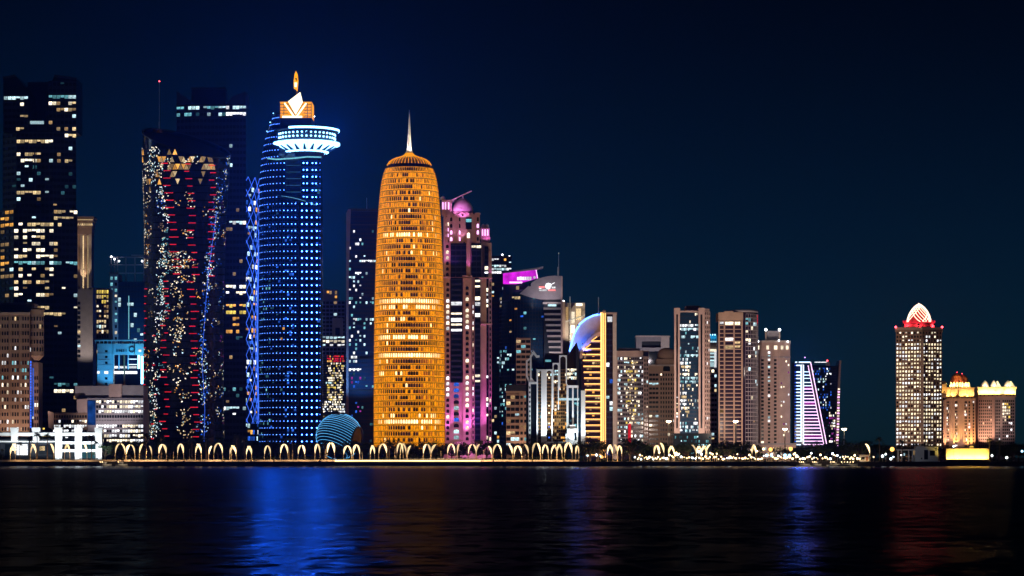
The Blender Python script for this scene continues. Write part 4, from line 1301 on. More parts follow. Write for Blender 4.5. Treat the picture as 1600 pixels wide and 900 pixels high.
arches(753.5, 2.4, 440, 690, 29, 10.4, [(750, 757, 480, 640, .5, ['cream', 'white'])]); arches(766, 2.2, 440, 690, 29, 10.4, [(750, 770, 480, 640, .1, ['cream'])])
arches(699, 4.4, 345, 433, 10, 6, [(690, 705, 355, 375, .9, ['pink_strip']), (690, 705, 400, 410, .9, ['cream'])])
arches(705, 3.6, 337, 378, 4, 6, [(700, 710, 360, 374, .9, ['pink_strip'])]); arches(717.5, 4, 337, 378, 4, 6, [(710, 720, 360, 374, .9, ['pink_strip'])])
arches(746.6, 3.2, 337, 378, 4, 4, [(740, 750, 350, 376, .6, ['cream', 'pink_strip'])]); arches(732, 4.4, 362, 374, 1, 2, [(720, 740, 350, 380, 1, ['cream'])], .7)
arches(713, 8, 596, 688, 10, -1.6, [(700, 720, 596, 690, .75, ['cool', 'cyan', 'blue_room'])])
b.box('balcony_window', 'glass_dark', 727.5, 737, 339.5, 358, 5.8, 6.4)
b.box('balcony_light', 'cyan', 728, 736.6, 342, 347, 5.4, 5.9)
b.box('porch', ST, 700, 712, 694, None, -14, 0); b.box('porch', ST, 716, 770, 699, None, -14, 0)
b.lathe('porch_dome', ST, 746, -8, [(9, 700), (7.6, 694), (4, 690.6), (.1, 689.6)], 20)
MG = (1.0, .18, .95)
for x, pw in ((698, 26000), (711, 14000), (728, 26000), (740, 24000), (753.6, 18000), (766, 26000)):
    b.flood(x, 697, -16, x, 560, -1, MG, pw * 3.6, 44)
for x in (706, 722, 740, 762):
    b.flood(x, 708, -46, x, 694, -12, MG, 7000, 100)
b.flood(723, 336, -14, 723, 318, 24, (1, .25, .95), 14000, 80); b.flood(708, 332, 2, 716, 320, 24, (1, .3, .95), 6000, 80)
for x in (694, 701, 712, 733):
    b.flood(x, 430, -8, x, 370, 6, MG, 11000, 46)
b.flood(764, 378, 4, 758, 356, 22, MG, 5000, 80); b.flood(698, 338, 6, 697, 318, 24, MG, 6000, 80); b.flood(725, 378, -6, 715, 345, 6, (1, .4, .8), 5000, 80)
b.flood(766, 440, 2, 766, 395, 12, MG, 8000, 40); b.flood(752, 440, 2, 752, 400, 12, MG, 8000, 40)
b.finish()
# slim tower behind it
b = Building('slim_tower', 'slim dark glass tower with lit top floors and roof lamps, behind the magenta tower', 'tower', 785, 2200, cap=60)
b.box('body', 'glass_blue', 768, 793, 428, None, 0, 40)
b.box('crown', 'panel_dark', 768, 799, 402, 428, 2, 40)
b.box('parapet', 'metal_dark', 767, 800, 400, 402.6, 0, 42)
b.rules = [(766, 778, 400, 406, .9, ['white']), (766, 784, 406, 411, .3, ['warm']), (766, 784, 411, 428, .85, ['white', 'cool']), (784, 800, 408, 428, .35, ['cool', 'white'])]
b.default = (.08, ['warm', 'cool', 'amber'])
b.facade(Face(b, 768, 2, 799, 2), 403, 428, 5, 8, 'panel_dark', .3, .14, .4)
b.facade(Face(b, 768, 0, 793, 0), 428, 712, 44, 6, 'panel_navy', .34, .14, .4)
for x, y in ((785, 398), (796, 400.5)):
    b.lamp('roof_lamp', 'white_lamp', x, y, 4, 1.2)
b.finish()
# curved glass tower with logo wall and magenta crown
b = Building('curved_tower', 'dark blue curved glass tower with magenta sign crown and round logo wall', 'tower', 830, 2010, cap=130)
b.lathe('glass_body', 'glass_blue', 822, 46, [(42, 720), (42, 462), (41, 455)], 40)
b.front('logo_wall', 'stone_grey', [(812, 459), (822, 450), (832, 440.5), (842, 434.5), (855, 431.6), (866, 430.6), (878, 431), (878, 468), (846, 468), (830, 465)], 2, 12)
b.box('wall_edge', 'stone_rose', 876.4, 879, 431, 720, 0, 12)
b.box('lower_wall', 'panel_dark', 850, 878, 468, None, 6, 40)
for k in range(26):
    y = 472 + k * 8.6
    b.box('floor_band', 'stone_pale', 848 + min(10, k * 1.2), 877, y, y + 3, 2.5, 6)
b.box('slot_window', 'glass_dark', 826.4, 829.6, 442, 447.4, 1.6, 2.2)
b.box('sign', 'cool', 856, 869.4, 475.4, 478.6, 1.6, 2.6)
b.box('mast_base', 'metal_pale', 871, 873.4, 417, 431.5, 3, 6)
b.bar('mast', 'metal_pale', [(873, 431, 4), (873, 396, 4)], .5); b.lamp('warning_lamp', 'cream', 873, 395.6, 4, .7)
# logo: white disc with red dash, red and white bars on both sides
f = Face(b, 812, 2, 878, 2)
def U(x): return (x - 812) / 66
o = b.piece('logo_disc', 'white', f, U(851.6), U(861.8), b.Z(452.2, 2), b.Z(441.8, 2), .1, .6, 'disc')
b.bar('logo_hand', 'white', [(860, 445.2, 1), (866.6, 441.6, 1)], .55)
emit('logo_red', (1, .25, .25), 1.4, var=0, inner=.2)
for m, x0, x1, y0, y1 in (('logo_red', 842, 851, 447.4, 450.2), ('white', 862.4, 868, 448, 450.6), ('white', 842.4, 854, 452.4, 454.6), ('logo_red', 856.4, 868, 452.2, 454.6), ('white', 842, 846, 450.2, 450.9)):
    b.piece('logo_bar', m, f, U(x0), U(x1), b.Z(y1, 2), b.Z(y0, 2), .1, .6)
b.flood(856, 474, -40, 850, 450, 2, (.95, .82, .9), 17000, 90)  # added spot to brighten the logo wall
b.flood(864, 575, -50, 866, 520, 4, (.92, .86, .95), 34000, 90)  # another added spot, makes the floor bands show pale
# crown
b.front('crown_panel', 'magenta_sign', [(786, 443.6), (786, 426.6), (837, 420.6), (840, 434.8), (822, 440), (806, 444)], 6, 9)
b.front('crown_roof', 'stone_grey', [(784, 426.8), (784, 424.6), (838, 418.8), (848.6, 415.6), (849, 417.2), (838, 421)], -4, 26)
b.front('crown_edge', 'pink_strip', [(836.8, 420.4), (838, 420.2), (840.6, 434.8), (839.4, 435)], 5.2, 6)
for k in range(6):
    x = 808 + k * 3.8
    b.box('sign_letter', 'white', x, x + 3.2, 432.4 + (.4 if k == 0 else 0), 437.6, 4.4, 5.4)
b.lamp('sign_dot', 'white', 835, 433.4, 4.6, 2)
b.box('crown_canopy', 'pink_strip', 796, 816, 440, 442.4, 2, 4); b.box('lower_crown', 'panel_navy', 786, 824, 443.6, 470, 10, 40)
b.box('roof_room', 'glass_blue', 790, 796, 444, 460, 7, 10); b.box('lit_room', 'warm', 806.4, 811, 447, 455, 8.8, 10)
b.rules = [(780, 812, 455, 480, .22, ['white', 'cool', 'warm']), (795, 815, 480, 560, .14, ['amber', 'cool', 'warm']), (780, 810, 545, 580, .35, ['cyan', 'cool']), (780, 800, 590, 650, .3, ['cyan', 'cool'])]
b.default = (.04, ['cyan', 'cyan_dim', 'blue_room'])
b.facade(Round(b, 822, 46, 42, -85, 60), 462, 712, 42, 22, 'panel_navy', .3, .12, .3, seg=16)
b.finish()
# striped tan blocks in front of it
b = Building('striped_block', 'low tan office block with striped balconies, left of the white framed building', 'building', 815, 1885, cap=80)
b.box('tower', 'stone_tan', 806.5, 829, 528, None, 12, 40); b.box('block', 'stone_brown', 791, 846, 601, None, 4, 50); b.box('parapet', 'stone_tan', 790, 829, 611, 614, 2, 6); b.box('parapet', 'metal_dark', 790, 829, 601, 611, 3, 6)
b.box('stair_pier', 'stone_tan', 811.5, 824, 614, None, 0, 5)
b.rules = []; b.default = (.08, ['cool', 'warm', 'cyan'])
b.facade(Face(b, 806.5, 12, 829, 12), 529, 601, 9, 3, 'stone_tan', .42, .1, .6, 'glass_dark', each_band=True)
b.default = (.3, ['cool', 'cyan', 'warm', 'warm_dim'])
b.facade(Face(b, 791, 4, 811.5, 4), 616, 700, 9, 3, 'stone_tan', .42, .1, .8, 'glass_dark', each_band=True)
b.facade(Face(b, 812, 0, 824, 0), 616, 700, 9, 2, None, .5, .35, .4, 'glass_dark')
b.facade(Face(b, 824, 4, 846, 4), 616, 700, 9, 3, 'stone_tan', .42, .1, .8, 'glass_dark', each_band=True)
b.flood(815, 714, -30, 815, 650, 0, (1, .6, .38), 16000, 100)
b.finish()
# glass building behind white arched frames
b = Building('framed_building', 'brown glass building faced with tall white floodlit arched frames', 'building', 868, 1800, cap=150)
b.box('core', 'glass_brown', 838, 886, 574, None, 10, 50); b.box('core', 'glass_brown', 851, 886, 552, 575, 14, 50)
b.front('dark_gable', 'glass_brown', [(880, 620), (884, 560), (900, 536), (904, 545), (904, 620)], 16, 30)
b.front('gable_edge', 'metal_dark', [(899.6, 536), (901, 535), (904, 545), (904, 610), (901.6, 612)], 14, 17)
b.box('core', 'glass_dark', 822, 839, 590, None, 10, 40); b.box('side_glass', 'glass_blue', 886, 914, 608, None, 6, 40)
WP = 'white_paint'
def arch_frame(x0, x1, ytop, ybot, t, d0, d1, head=True, name='arch_frame'):
    """white frame: two posts and a round-headed top"""
    cx = (x0 + x1) / 2; r = (x1 - x0) / 2 - t
    out = [(x0, ybot), (x0, ytop), (x1, ytop), (x1, ybot), (x1 - t, ybot), (x1 - t, ytop + t + r)]
    out += [(cx + r * cos(k * pi / 8), ytop + t + r - r * sin(k * pi / 8)) for k in range(1, 8)]
    out += [(x0 + t, ytop + t + r), (x0 + t, ybot)]
    b.front(name, WP, out, d0, d1)
arch_frame(838.5, 851, 577, 695, 2.2, 2, 9)
b.box('broad_pier', WP, 845.6, 853.4, 577.4, 695, 0, 8)
arch_frame(852.6, 863.6, 577, 695, 1.8, 1.5, 8.6)
arch_frame(863.4, 873.4, 567, 640, 1.6, 2.4, 9); arch_frame(873.8, 885.8, 555, 600, 1.6, 2.4, 9.4)
b.bar('curved_bracket', WP, [(874.6, 600, 4), (874, 606, 4), (876, 609, 4)], .8); b.bar('curved_bracket', WP, [(864, 632, 4), (863.4, 636, 4), (862, 640, 4)], .8)
b.box('slim_pier', WP, 885.2, 886.8, 600, 695, 2, 6)
arch_frame(887, 895.4, 602, 672, 1.4, 1, 6); arch_frame(895.0, 903.4, 602, 672, 1.4, 1.4, 6.4)
b.box('frame_shoulder', WP, 886, 904, 602, 606, 2, 6)
b.front('gabled_frame', WP, [(828, 596), (828, 556), (834, 548), (839, 555), (843, 555), (843, 558), (838, 559), (834, 553), (830.6, 558), (830.6, 590), (836, 597), (836, 600)], 2, 9)
b.front('gabled_frame', WP, [(822, 588), (822, 563), (828, 559), (828, 562), (824.4, 565), (824.4, 587), (828.6, 597), (826, 598)], 2.5, 9)
b.box('left_pier', WP, 826, 829.4, 597, 695, 2, 9); b.box('left_beam', WP, 826, 839, 596.6, 600, 1.4, 8)
for k in range(12):
    b.box('pier_window', 'glass_dark', 826.8, 828.8, 604 + k * 7.4, 607.4 + k * 7.4, 1.7, 2.2)
b.box('base_beam', WP, 846, 890, 690, 695, .6, 8)
b.box('right_pier', WP, 908, 914.6, 610, 695, 0, 8); b.box('entrance_block', WP, 887, 903, 670, 695, -6, 2); b.box('entrance_step', WP, 890, 899, 664, 670, -4, 2)
b.box('entrance_void', 'glass_dark', 897, 901, 676, 688, -6.4, -6); b.box('entrance_side', WP, 884, 888, 678, 695, -6, 2)
b.box('lit_band', 'cool', 873, 905, 622, 625.6, 5, 6.6); b.box('lit_band', 'cyan', 852, 861, 562, 565.4, 13, 14)
b.rules = [(838, 886, 575, 592, .35, ['cream', 'cool']), (838, 846, 578, 700, .12, ['cyan', 'cyan_dim']), (855, 862, 655, 690, .4, ['blue_room', 'cream']), (855, 875, 630, 660, .45, ['amber', 'warm_dim', 'cream']), (863, 874, 586, 600, .6, ['cream']), (855, 886, 600, 690, .30, ['warm_dim', 'amber'])]
b.default = (.1, ['warm_dim', 'cyan_dim'])
b.facade(Face(b, 840, 10, 886, 10), 577, 698, 22, 14, 'bronze', .3, .16, .3)
b.rules = [(880, 905, 576, 592, .9, ['cream', 'cool'])]; b.default = (.05, ['warm_dim'])
b.facade(Face(b, 883, 15.8, 901, 15.8), 562, 612, 8, 6, None, .3, .2, .3)
b.default = (.12, ['cyan', 'cyan_dim']); b.rules = []
b.facade(Face(b, 886, 6, 908, 6), 628, 695, 10, 6, 'metal_dark', .24, .12, .3)
CW = (.8, .95, 1)
for x, p in ((849, 22000), (858, 15000), (871, 8000), (880, 9000), (895, 16000), (911, 15000), (827, 4000), (840, 6000)):
    b.flood(x, 698, -18, x, 640, 4, CW, p * 2.6, 56)
b.flood(860, 700, -50, 860, 585, 4, (1, .75, .95), 26000, 60); b.flood(895, 700, -30, 895, 680, -6, CW, 5000, 90)
b.finish()
# cream lit block behind
b = Building('lit_block', 'cream floodlit block with flagpole, behind the blue arc tower', 'building', 896, 2150)
b.box('body', 'stone_pale', 879, 914, 473, None, 0, 40); b.box('side_pier', 'stone_rose', 878, 883, 470, None, -3, 10)
b.front('slanted_front', 'stone_pale', [(892, 560), (890, 486), (899, 474), (899, 560)], -5, 0)
for x0, x1, y0, y1, m in ((900, 910, 474, 478, 'cream'), (893, 898, 487, 505, 'cream'), (900, 908, 482, 500, 'warm'), (884, 888, 480, 500, 'warm_dim'), (892, 898, 508, 520, 'cream')):
    b.box('window', m, x0, x1, y0, y1, -5.6, -5.1)
b.bar('flagpole', 'white_paint', [(890.6, 560, -8), (890.6, 463, -8)], .8); b.bar('beam', 'white_paint', [(884, 503, -6), (914, 492, -6)], .8)
b.lamp('roof_lamp', 'white_lamp', 880.6, 470, -3, 1)
b.flood(896, 545, -40, 896, 490, 0, (1, .84, .6), 50000, 80)
b.finish()
# blue arc and orange stripes
b = Building('arc_tower', 'tower with a blue lit arc, gold light stripes and bright orange pier', 'tower', 927, 1885, cap=60)
emit('arc_blue', (.10, .28, 1.0), 6.0, var=0, inner=.2)
b.front('arc_wall', 'stone_pale', [(889, 552), (892, 537), (897, 520), (905, 506), (915, 497.5), (927, 492.6), (939, 490), (939, 552)], 12, 30)
b.bar('arc_light', 'arc_blue', [(890, 549, 9), (893, 536, 9), (898, 520, 9), (906, 506.5, 9), (916, 498, 9), (927, 493, 9), (938, 490.5, 9)], 1.3)
b.front('body', 'glass_violet', [(911, 722), (908, 560), (912, 545), (925, 530), (939, 518), (939, 722)], 4, 40)
b.front('inner_arc', 'stone_rose', [(905, 560), (908, 544), (918, 531), (930, 521), (939, 517), (939, 524), (931, 528), (921, 537), (912, 549), (910, 560)], 1.5, 6)
b.box('gold_pier', 'orange_strip', 938.4, 941.4, 488, 716, -3, 2); b.box('pier', 'stone_tan', 941.2, 947, 486, 718, -2, 12); b.box('gold_pier_edge', 'orange_strip', 945.2, 946.4, 489, 716, -3, -2); b.box('gold_pier_edge', 'orange_strip', 942.4, 943.6, 489, 716, -3, -2)
b.lathe('pier_cap', 'stone_tan', 944, 3, [(3, 488), (2.4, 485), (.2, 483.4)], 12)
b.box('side_body', 'glass_violet', 947, 958, 490, None, 4, 40); b.box('right_pier', 'stone_pale', 957.6, 963.4, 489, None, 0, 40); b.box('top_light', 'white', 949, 956.6, 494.6, 503, 3, 4)
b.box('roof_slab', 'stone_rose', 946.4, 964, 488, 491, -1, 41)
ys = [532, 544] + [553 + k * 9.2 for k in range(18)]
for i, y in enumerate(ys):
    xl = 924 if i == 0 else 914 if i == 1 else 909 + min(6, i * .6)
    b.box('light_stripe', 'orange_strip', xl, 938.4, y, y + 1.5, 0.5, 2.5)
    b.box('floor_slab', 'stone_tan', xl, 938.4, y + 1.7, y + 3.4, 1.4, 5)
    if i < 2: b.bar('light_stripe', 'orange_strip', [(xl, y + .7, 1.5), (xl + 9, y - 6, 1.5)], .7)
b.rules = []; b.default = (.3, ['amber', 'warm_dim', 'warm'])
b.facade(Face(b, 912, 4, 938, 4), 553, 716, 18, 6, None, .5, .2, .3)
b.default = (.1, ['cool', 'white', 'blue_room'])
b.facade(Face(b, 947, 4, 957.6, 4), 505, 712, 24, 2, 'panel_navy', .3, .1, .3)
b.bar('antenna', 'metal_pale', [(935, 492, 12), (935, 464, 12)], .7)
b.beam(903, 508, 4, 3, (.06, .10, 1.0), 40000, 34)
b.beam(936, 490, 4, 3, (.7, .2, .5), 26000, 34)  # both added spots only colour the water below this tower
b.flood(915, 552, -2, 922, 505, 12, (.16, .2, 1), 24000, 110); b.flood(900, 552, -2, 903, 515, 12, (.05, .16, 1), 30000, 110)
b.finish()
# office block with a column of painted glints
b = Building('office_block', 'mauve office block with white lit floors and a column of sparkling reflected lights', 'building', 988, 1905, cap=170)
b.box('body', 'glass_violet', 964, 1006, 556, None, 2, 50); b.box('side_face', 'stone_rose', 1005, 1013.4, 549, None, 0, 50); b.box('parapet', 'stone_rose', 962.6, 1013.6, 548, 557, 0, 52); b.box('roof_room', 'stone_grey', 967, 1000, 544, 548, 10, 40); b.box('left_edge', 'stone_rose', 962.6, 965, 556, None, 0, 6)
b.rules = [(978, 993, 556, 665, .5, ['cream', 'warm', 'yellow']), (1005, 1014, 0, 900, .0, ['white'])]  # middle panes glow as imitation of reflected glitter
b.default = (.36, ['white', 'cool', 'cream'])
b.facade(Face(b, 964, 2, 1005, 2), 557, 698, 21, 15, 'stone_grey', .42, .12, .3)
b.rules = []; b.default = (.12, ['cream', 'cool'])
b.facade(Face(b, 1006, 0, 1013, 0), 560, 700, 21, 2, None, .4, .4, .3, 'glass_dark')
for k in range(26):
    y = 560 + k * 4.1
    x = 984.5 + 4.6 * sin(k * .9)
    b.lamp('glint_bead', 'cream' if k % 3 else 'warm', x, y, 0.4, 1.0)  # glowing beads stand in for lights reflected in the glass
b.box('red_light_column', 'red_strip', 981.6, 986, 662, 692, -.5, 1)
b.finish()
# gate-shaped block far behind and the beige arched tower
b = Building('gate_building', 'grey gate-shaped building with open top, behind the sparkling office block', 'building', 1020, 2120)
b.flood(1020, 560, -60, 1020, 530, 0, (.9, .8, .85), 26000, 90)  # added spot, lifts the dim far gate
b.box('left_leg', 'stone_grey', 994, 1003, 526, None, 0, 30); b.box('top_beam', 'stone_grey', 1003, 1033, 526, 533, 0, 30); b.box('lower_beam', 'stone_grey', 1003, 1033, 543, None, 0, 30); b.box('right_leg', 'stone_pale', 1033, 1046, 526, None, 2, 30); b.box('recess', 'panel_dark', 1003, 1033, 533, 543, 14, 20); b.box('cornice', 'stone_pale', 993, 1047.4, 524.4, 526.4, -1, 31)
b.box('glass_band', 'glass_dark', 1005, 1030, 549, 590, -.5, 0)
b.finish()
b = Building('beige_tower', 'beige stone tower with arched centre window and small square windows', 'tower', 1034, 1925, cap=120)
b.box('body', 'stone_tan', 1014, 1055, 571, None, 0, 50); b.box('upper', 'stone_tan', 1026, 1055, 561, 571, 4, 46)
b.lathe('barrel_top', 'stone_tan', 1042, 22, [(15, 562), (15, 556), (14, 551), (11, 546.6), (5, 544), (.2, 543.4)], 28)
b.box('cornice', 'stone_pale', 1013, 1055.4, 569.6, 572, -1.4, 51)
b.pane(Face(b, 1036, 0, 1047, 0), 0, 1, b.Z(580), b.Z(570.6) - .3, 'glass_dark', 'arch')
b.default = (.06, ['cool', 'cream']); b.rules = [(1014, 1030, 594, 604, .8, ['cyan', 'cool'])]
b.facade(Face(b, 1014, 0, 1029, 0), 582, 704, 17, 3, 'stone_tan', .5, .1, .6, 'glass_dark', each_band=True)
b.default = (.05, ['white', 'cream']); b.rules = []
b.facade(Face(b, 1031, 0, 1055, 0), 582, 704, 17, 6, None, .45, .45, .3, 'glass_dark')
b.finish()
# twin-pier glass tower
b = Building('pier_tower', 'glass tower between two tall rose stone piers, with flat roof box', 'tower', 1080, 1855, cap=190)
b.box('body', 'glass_blue', 1061, 1093, 487, None, 4, 60); b.box('roof_box', 'stone_tan', 1072, 1094, 477.6, 487, 12, 50); b.box('roof_slab', 'stone_rose', 1060, 1094, 485.4, 488, 2, 58)
for x0, x1 in ((1053.6, 1056.6), (1059.4, 1062.4), (1091.6, 1094.6), (1097.6, 1100.6)):
    b.box('pier', 'stone_rose', x0, x1, 482, 676, -2, 6)
for x0, x1 in ((1053.4, 1062.6), (1091.4, 1100.8)):
    b.box('pier_cap', 'stone_rose', x0, x1, 481, 491, -2.4, 6.4); b.box('pier_foot', 'stone_rose', x0, x1, 669, 677, -2.4, 6.4); b.box('pier_slot', 'glass_dark', x0 + 3, x1 - 3, 491, 669, 1, 6)
b.prism('side_face', 'stone_rose', [(1100.5, 0), (1108.6, 12), (1108.6, 60), (1094, 60), (1094, 6)], 482)
b.box('podium', 'glass_dark', 1052, 1112, 677, None, -4, 60)
b.rules = [(1062, 1092, 508, 517, .95, ['white', 'cool']), (1062, 1092, 521, 530, .6, ['cool', 'cyan']), (1062, 1092, 551, 558, .8, ['cool', 'cyan']), (1062, 1080, 558, 568, .8, ['cool', 'white']), (1062, 1092, 588, 602, .5, ['cool', 'cyan']), (1062, 1078, 568, 650, .62, ['cream', 'white', 'warm']), (1078, 1092, 568, 660, .2, ['cream', 'cool']), (1076, 1090, 490, 508, .3, ['cream', 'white']), (1062, 1092, 660, 675, .6, ['white', 'cool', 'cyan'])]  # lower left panes glow in place of mirrored city lights
b.default = (.08, ['cyan', 'cool'])
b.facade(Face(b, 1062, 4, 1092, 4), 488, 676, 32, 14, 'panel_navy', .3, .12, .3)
b.rules = []; b.default = (.28, ['cream', 'white', 'warm'])
b.facade(Face(b, 1056.6, 1, 1059.4, 1), 560, 668, 22, 1, None, .4, .2, .3)
b.default = (.1, ['cream', 'white']); b.facade(Face(b, 1100.5, 0, 1108.6, 12), 486, 700, 30, 3, 'stone_rose', .4, .3, .4, 'glass_dark')
b.default = (.35, ['cyan', 'cool', 'cyan_dim']); b.facade(Face(b, 1052, -4, 1112, -4), 680, 712, 5, 26, None, .4, .3, .3)
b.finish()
# small banded block with cyan sign
b = Building('banded_block', 'narrow banded block with cyan sign and white lit corner, between two tan towers', 'building', 1116, 2010, cap=60)
b.box('body', 'stone_grey', 1107, 1125, 536, None, 0, 40); b.box('sign_box', 'cyan_panel', 1108.6, 1124, 523, 535, 1, 6)
for k in range(4): b.box('sign_post', 'ice_led', 1109 + k * 3.8, 1110.4 + k * 3.8, 522, 524, .4, 1)
for k in range(5): b.box('sign_letter', 'panel_navy', 1109.6 + k * 2.6, 1111 + k * 2.6, 529, 532.6, .4, 1)
b.box('sign_foot', 'cool', 1108.6, 1124, 532.8, 535, .2, 1)
b.box('ceiling_light', 'cream', 1106.6, 1124, 545.6, 549, -3, 1); b.box('lit_corner', 'white', 1116, 1121, 549, 574, -1, 0)
for y in (551, 556.4, 562): b.box('lit_slot', 'cool', 1109, 1116, y, y + 2.4, -.8, 0)
b.box('lit_base', 'cool', 1108, 1122, 566, 573, -.9, 0)
b.default = (.25, ['cream', 'warm', 'cool'])
b.facade(Face(b, 1107, 0, 1125, 0), 576, 705, 17, 4, 'stone_pale', .45, .1, .8, 'glass_dark', each_band=True)
b.finish()
# tan grid tower with rounded dark side
b = Building('grid_tower', 'tan tower with a wide window grid and rounded dark glass side', 'tower', 1153, 1875, cap=130)
b.box('body', 'glass_violet', 1123.4, 1160, 500, None, 2, 50); b.box('parapet', 'stone_tan', 1122.6, 1161, 488, 501, 0, 50); b.box('parapet_step', 'stone_tan', 1132, 1146, 486, 489, -1, 20)
b.lathe('round_side', 'glass_violet', 1160, 25, [(24, 720), (24, 490), (23, 486)], 36); b.lathe('round_cornice', 'stone_grey', 1160, 25, [(24.8, 489), (24.8, 485.6), (22, 485)], 36)
b.rules = [(1130, 1148, 524, 531, .95, ['white']), (1148, 1160, 524, 531, .4, ['white']), (1124, 1160, 503, 511, .55, ['cream', 'white']), (1148, 1160, 531, 538, .97, ['warm']), (1130, 1160, 538, 545, .95, ['warm']), (1124, 1131, 538, 545, 0, ['warm'])]
b.default = (.03, ['warm_dim', 'cool'])
zb = [1123.4, 1131.6, 1147, 1160]
for x0, x1 in zip(zb, zb[1:]):
    b.facade(Face(b, x0, 2, x1, 2), 502, 708, 33, 1, 'stone_tan', .24, .06, .6, each_band=True)
for x in (1122.6, 1131, 1146, 1158.4):
    b.box('pier', 'stone_tan', x, x + 2.2, 501, 712, -1.4, 2)
b.rules = [(1160, 1167, 530, 538, .95, ['warm', 'cream']), (1160, 1186, 494, 508, .45, ['cyan', 'cool']), (1160, 1184, 538, 546, .3, ['white'])]; b.default = (.06, ['cream', 'cool', 'warm_dim'])
b.facade(Round(b, 1160, 25, 24, 6, 80), 490, 708, 34, 7, 'stone_grey', .2, .12, .3, seg=8)
b.box('red_edge_light', 'red_strip', 1182.8, 1184, 492, 506, 16, 18)
b.finish()
# beige tower with roof posts
b = Building('beige_tower', 'beige stone tower with white lit crown and two bright roof lamps on posts', 'tower', 1210, 1905, cap=170)
b.prism('body', 'stone_rose', [(1185, 8), (1189, 0), (1218, 0), (1234.6, 6), (1234.6, 60), (1185, 60)], 534); b.prism('roof_slab', 'stone_pale', [(1184, 7), (1188.6, -1), (1218, -1), (1235.6, 5), (1235.6, 61), (1184, 61)], 532, 535)
b.box('roof_house', 'stone_grey', 1199, 1218, 517, 534, 12, 30)
for x in (1196.6, 1218):
    b.box('roof_post', 'stone_pale', x - 1.2, x + 1.2, 517, 534, 4, 7); b.lamp('roof_lamp', 'white_lamp', x, 515.4, 5.5, 2.1)
b.lamp('roof_lamp', 'white_lamp', 1217, 532, -2, 1.1); b.lamp('roof_lamp', 'white_lamp', 1231, 534, 2, 1.3); b.lamp('roof_lamp', 'white_lamp', 1185, 533.5, 5, 1.2)
for x0, x1, d in ((1184.6, 1188, 6), (1197.6, 1201.4, -.4), (1209.4, 1216, -.4), (1220, 1224, 1.2), (1228, 1232, 4)):
    b.box('crown_light', 'cream', x0, x1, 540, 546, d - .6, d)
b.box('string_course', 'stone_grey', 1188.6, 1218, 557, 558.6, -1, 1); b.prism('string_course', 'stone_grey', [(1218, -1), (1235.4, 5), (1235.4, 7), (1218, 1)], 557, 558.6)
b.rules = []; b.default = (.10, ['cream', 'warm'])
b.facade(Face(b, 1189, 0, 1193.6, 0), 560, 700, 24, 1, None, .4, .1, .3, 'glass_dark'); b.facade(Face(b, 1209, 0, 1213.6, 0), 560, 700, 24, 1, None, .4, .1, .3, 'glass_dark')
b.default = (.35, ['white', 'cool']); b.facade(Face(b, 1199.6, 0, 1203.6, 0), 548, 700, 27, 1, None, .4, .1, .3, 'glass_dark')
b.default = (.16, ['cream', 'white', 'magenta_room']); b.facade(Face(b, 1219, .4, 1234, 6), 550, 700, 26, 4, None, .5, .5, .3)
for x in (1187.6, 1195, 1205, 1208, 1214.6): b.box('pilaster', 'stone_rose', x, x + 1.4, 536, 704, -1.2, .5)
b.box('podium', 'stone_rose', 1185, 1244, 694, None, -6, 50); b.box('podium_roof', 'stone_grey', 1184, 1245, 692.4, 695, -8, 50)
b.default = (.5, ['cream', 'warm', 'cool']); b.facade(Face(b, 1186, -6, 1243, -6), 697, 713, 2, 14, None, .4, .5, .3)
b.finish()
# sail tower: light frame on the left, dark curved glass on the right
b = Building('sail_tower', 'sail-shaped tower outlined in ice blue and pink light bars', 'tower', 1266, 1905, cap=60)
b.front('frame_body', 'glass_navy', [(1241.6, 722), (1241.6, 566), (1267, 566), (1292.4, 694), (1292.4, 722)], 4, 40)
b.box('top_bar', 'ice_strip', 1243, 1266.4, 565, 566.8, 0, 4); b.box('upright', 'ice_strip', 1251.4, 1252.8, 570, 690, -1, 3); b.box('upright', 'ice_strip', 1255, 1256.2, 570, 694, -1, 3); b.box('upright_core', 'metal_pale', 1252.8, 1255, 568, 694, 0, 4)
b.bar('slanted_bar', 'sail_pink', [(1266.6, 566, 1), (1291.6, 694, 1)], .6); b.bar('slanted_bar', 'sail_pink', [(1262.6, 571, 1), (1287, 694, 1)], .5); b.bar('slanted_core', 'metal_dark', [(1264.8, 568, 3), (1289.6, 694, 3)], 1.3)
ys = [570, 580.4, 585.6, 590.6] + [597 + k * 5.1 for k in range(20)]
for i, y in enumerate(ys):
    xr = 1262.6 + (y - 571) * (1287 - 1262.6) / 123
    gap = i in (0, 7, 11, 15, 18)
    t = (i / len(ys))
    if i: b.box('light_bar', 'ice_strip' if t < .22 else 'sail_pink', 1256.2, xr, y, y + 1.1, .5, 3)
    b.box('light_bar', 'ice_strip', 1244.6, 1251.4, y, y + 1.6, .5, 3)
    if i % 5 == 0 and i > 2: b.box('floor_glow', 'magenta_room', 1257, xr - 1, y + 1.6, y + 4.2, 2.4, 3.4)
    b.box('balcony_edge', 'blue_strip', 1242, 1244.2, y + .4, y + 1.4, 1, 3.6)
b.beam(1247, 566, -3, 0, (.03, .12, 1.0), 120000, 21)
b.beam(1262, 575, -3, 0, (.1, .12, 1.0), 60000, 20)  # added pair of spots for the blue streak on the water
b.front('foot_bar', 'pink_strip', [(1270, 697), (1270, 695.4), (1278, 695.4), (1278, 697)], -2, 1)
b.finish()
b = Building('curved_glass_tower', 'dark glass tower with slim curved edge fin, behind the pink striped sail tower', 'tower', 1295, 1970, cap=60)
b.front('body', 'glass_navy', [(1262, 722), (1262, 570), (1309, 572), (1312, 563), (1313, 566), (1308, 640), (1308, 722)], 4, 40)
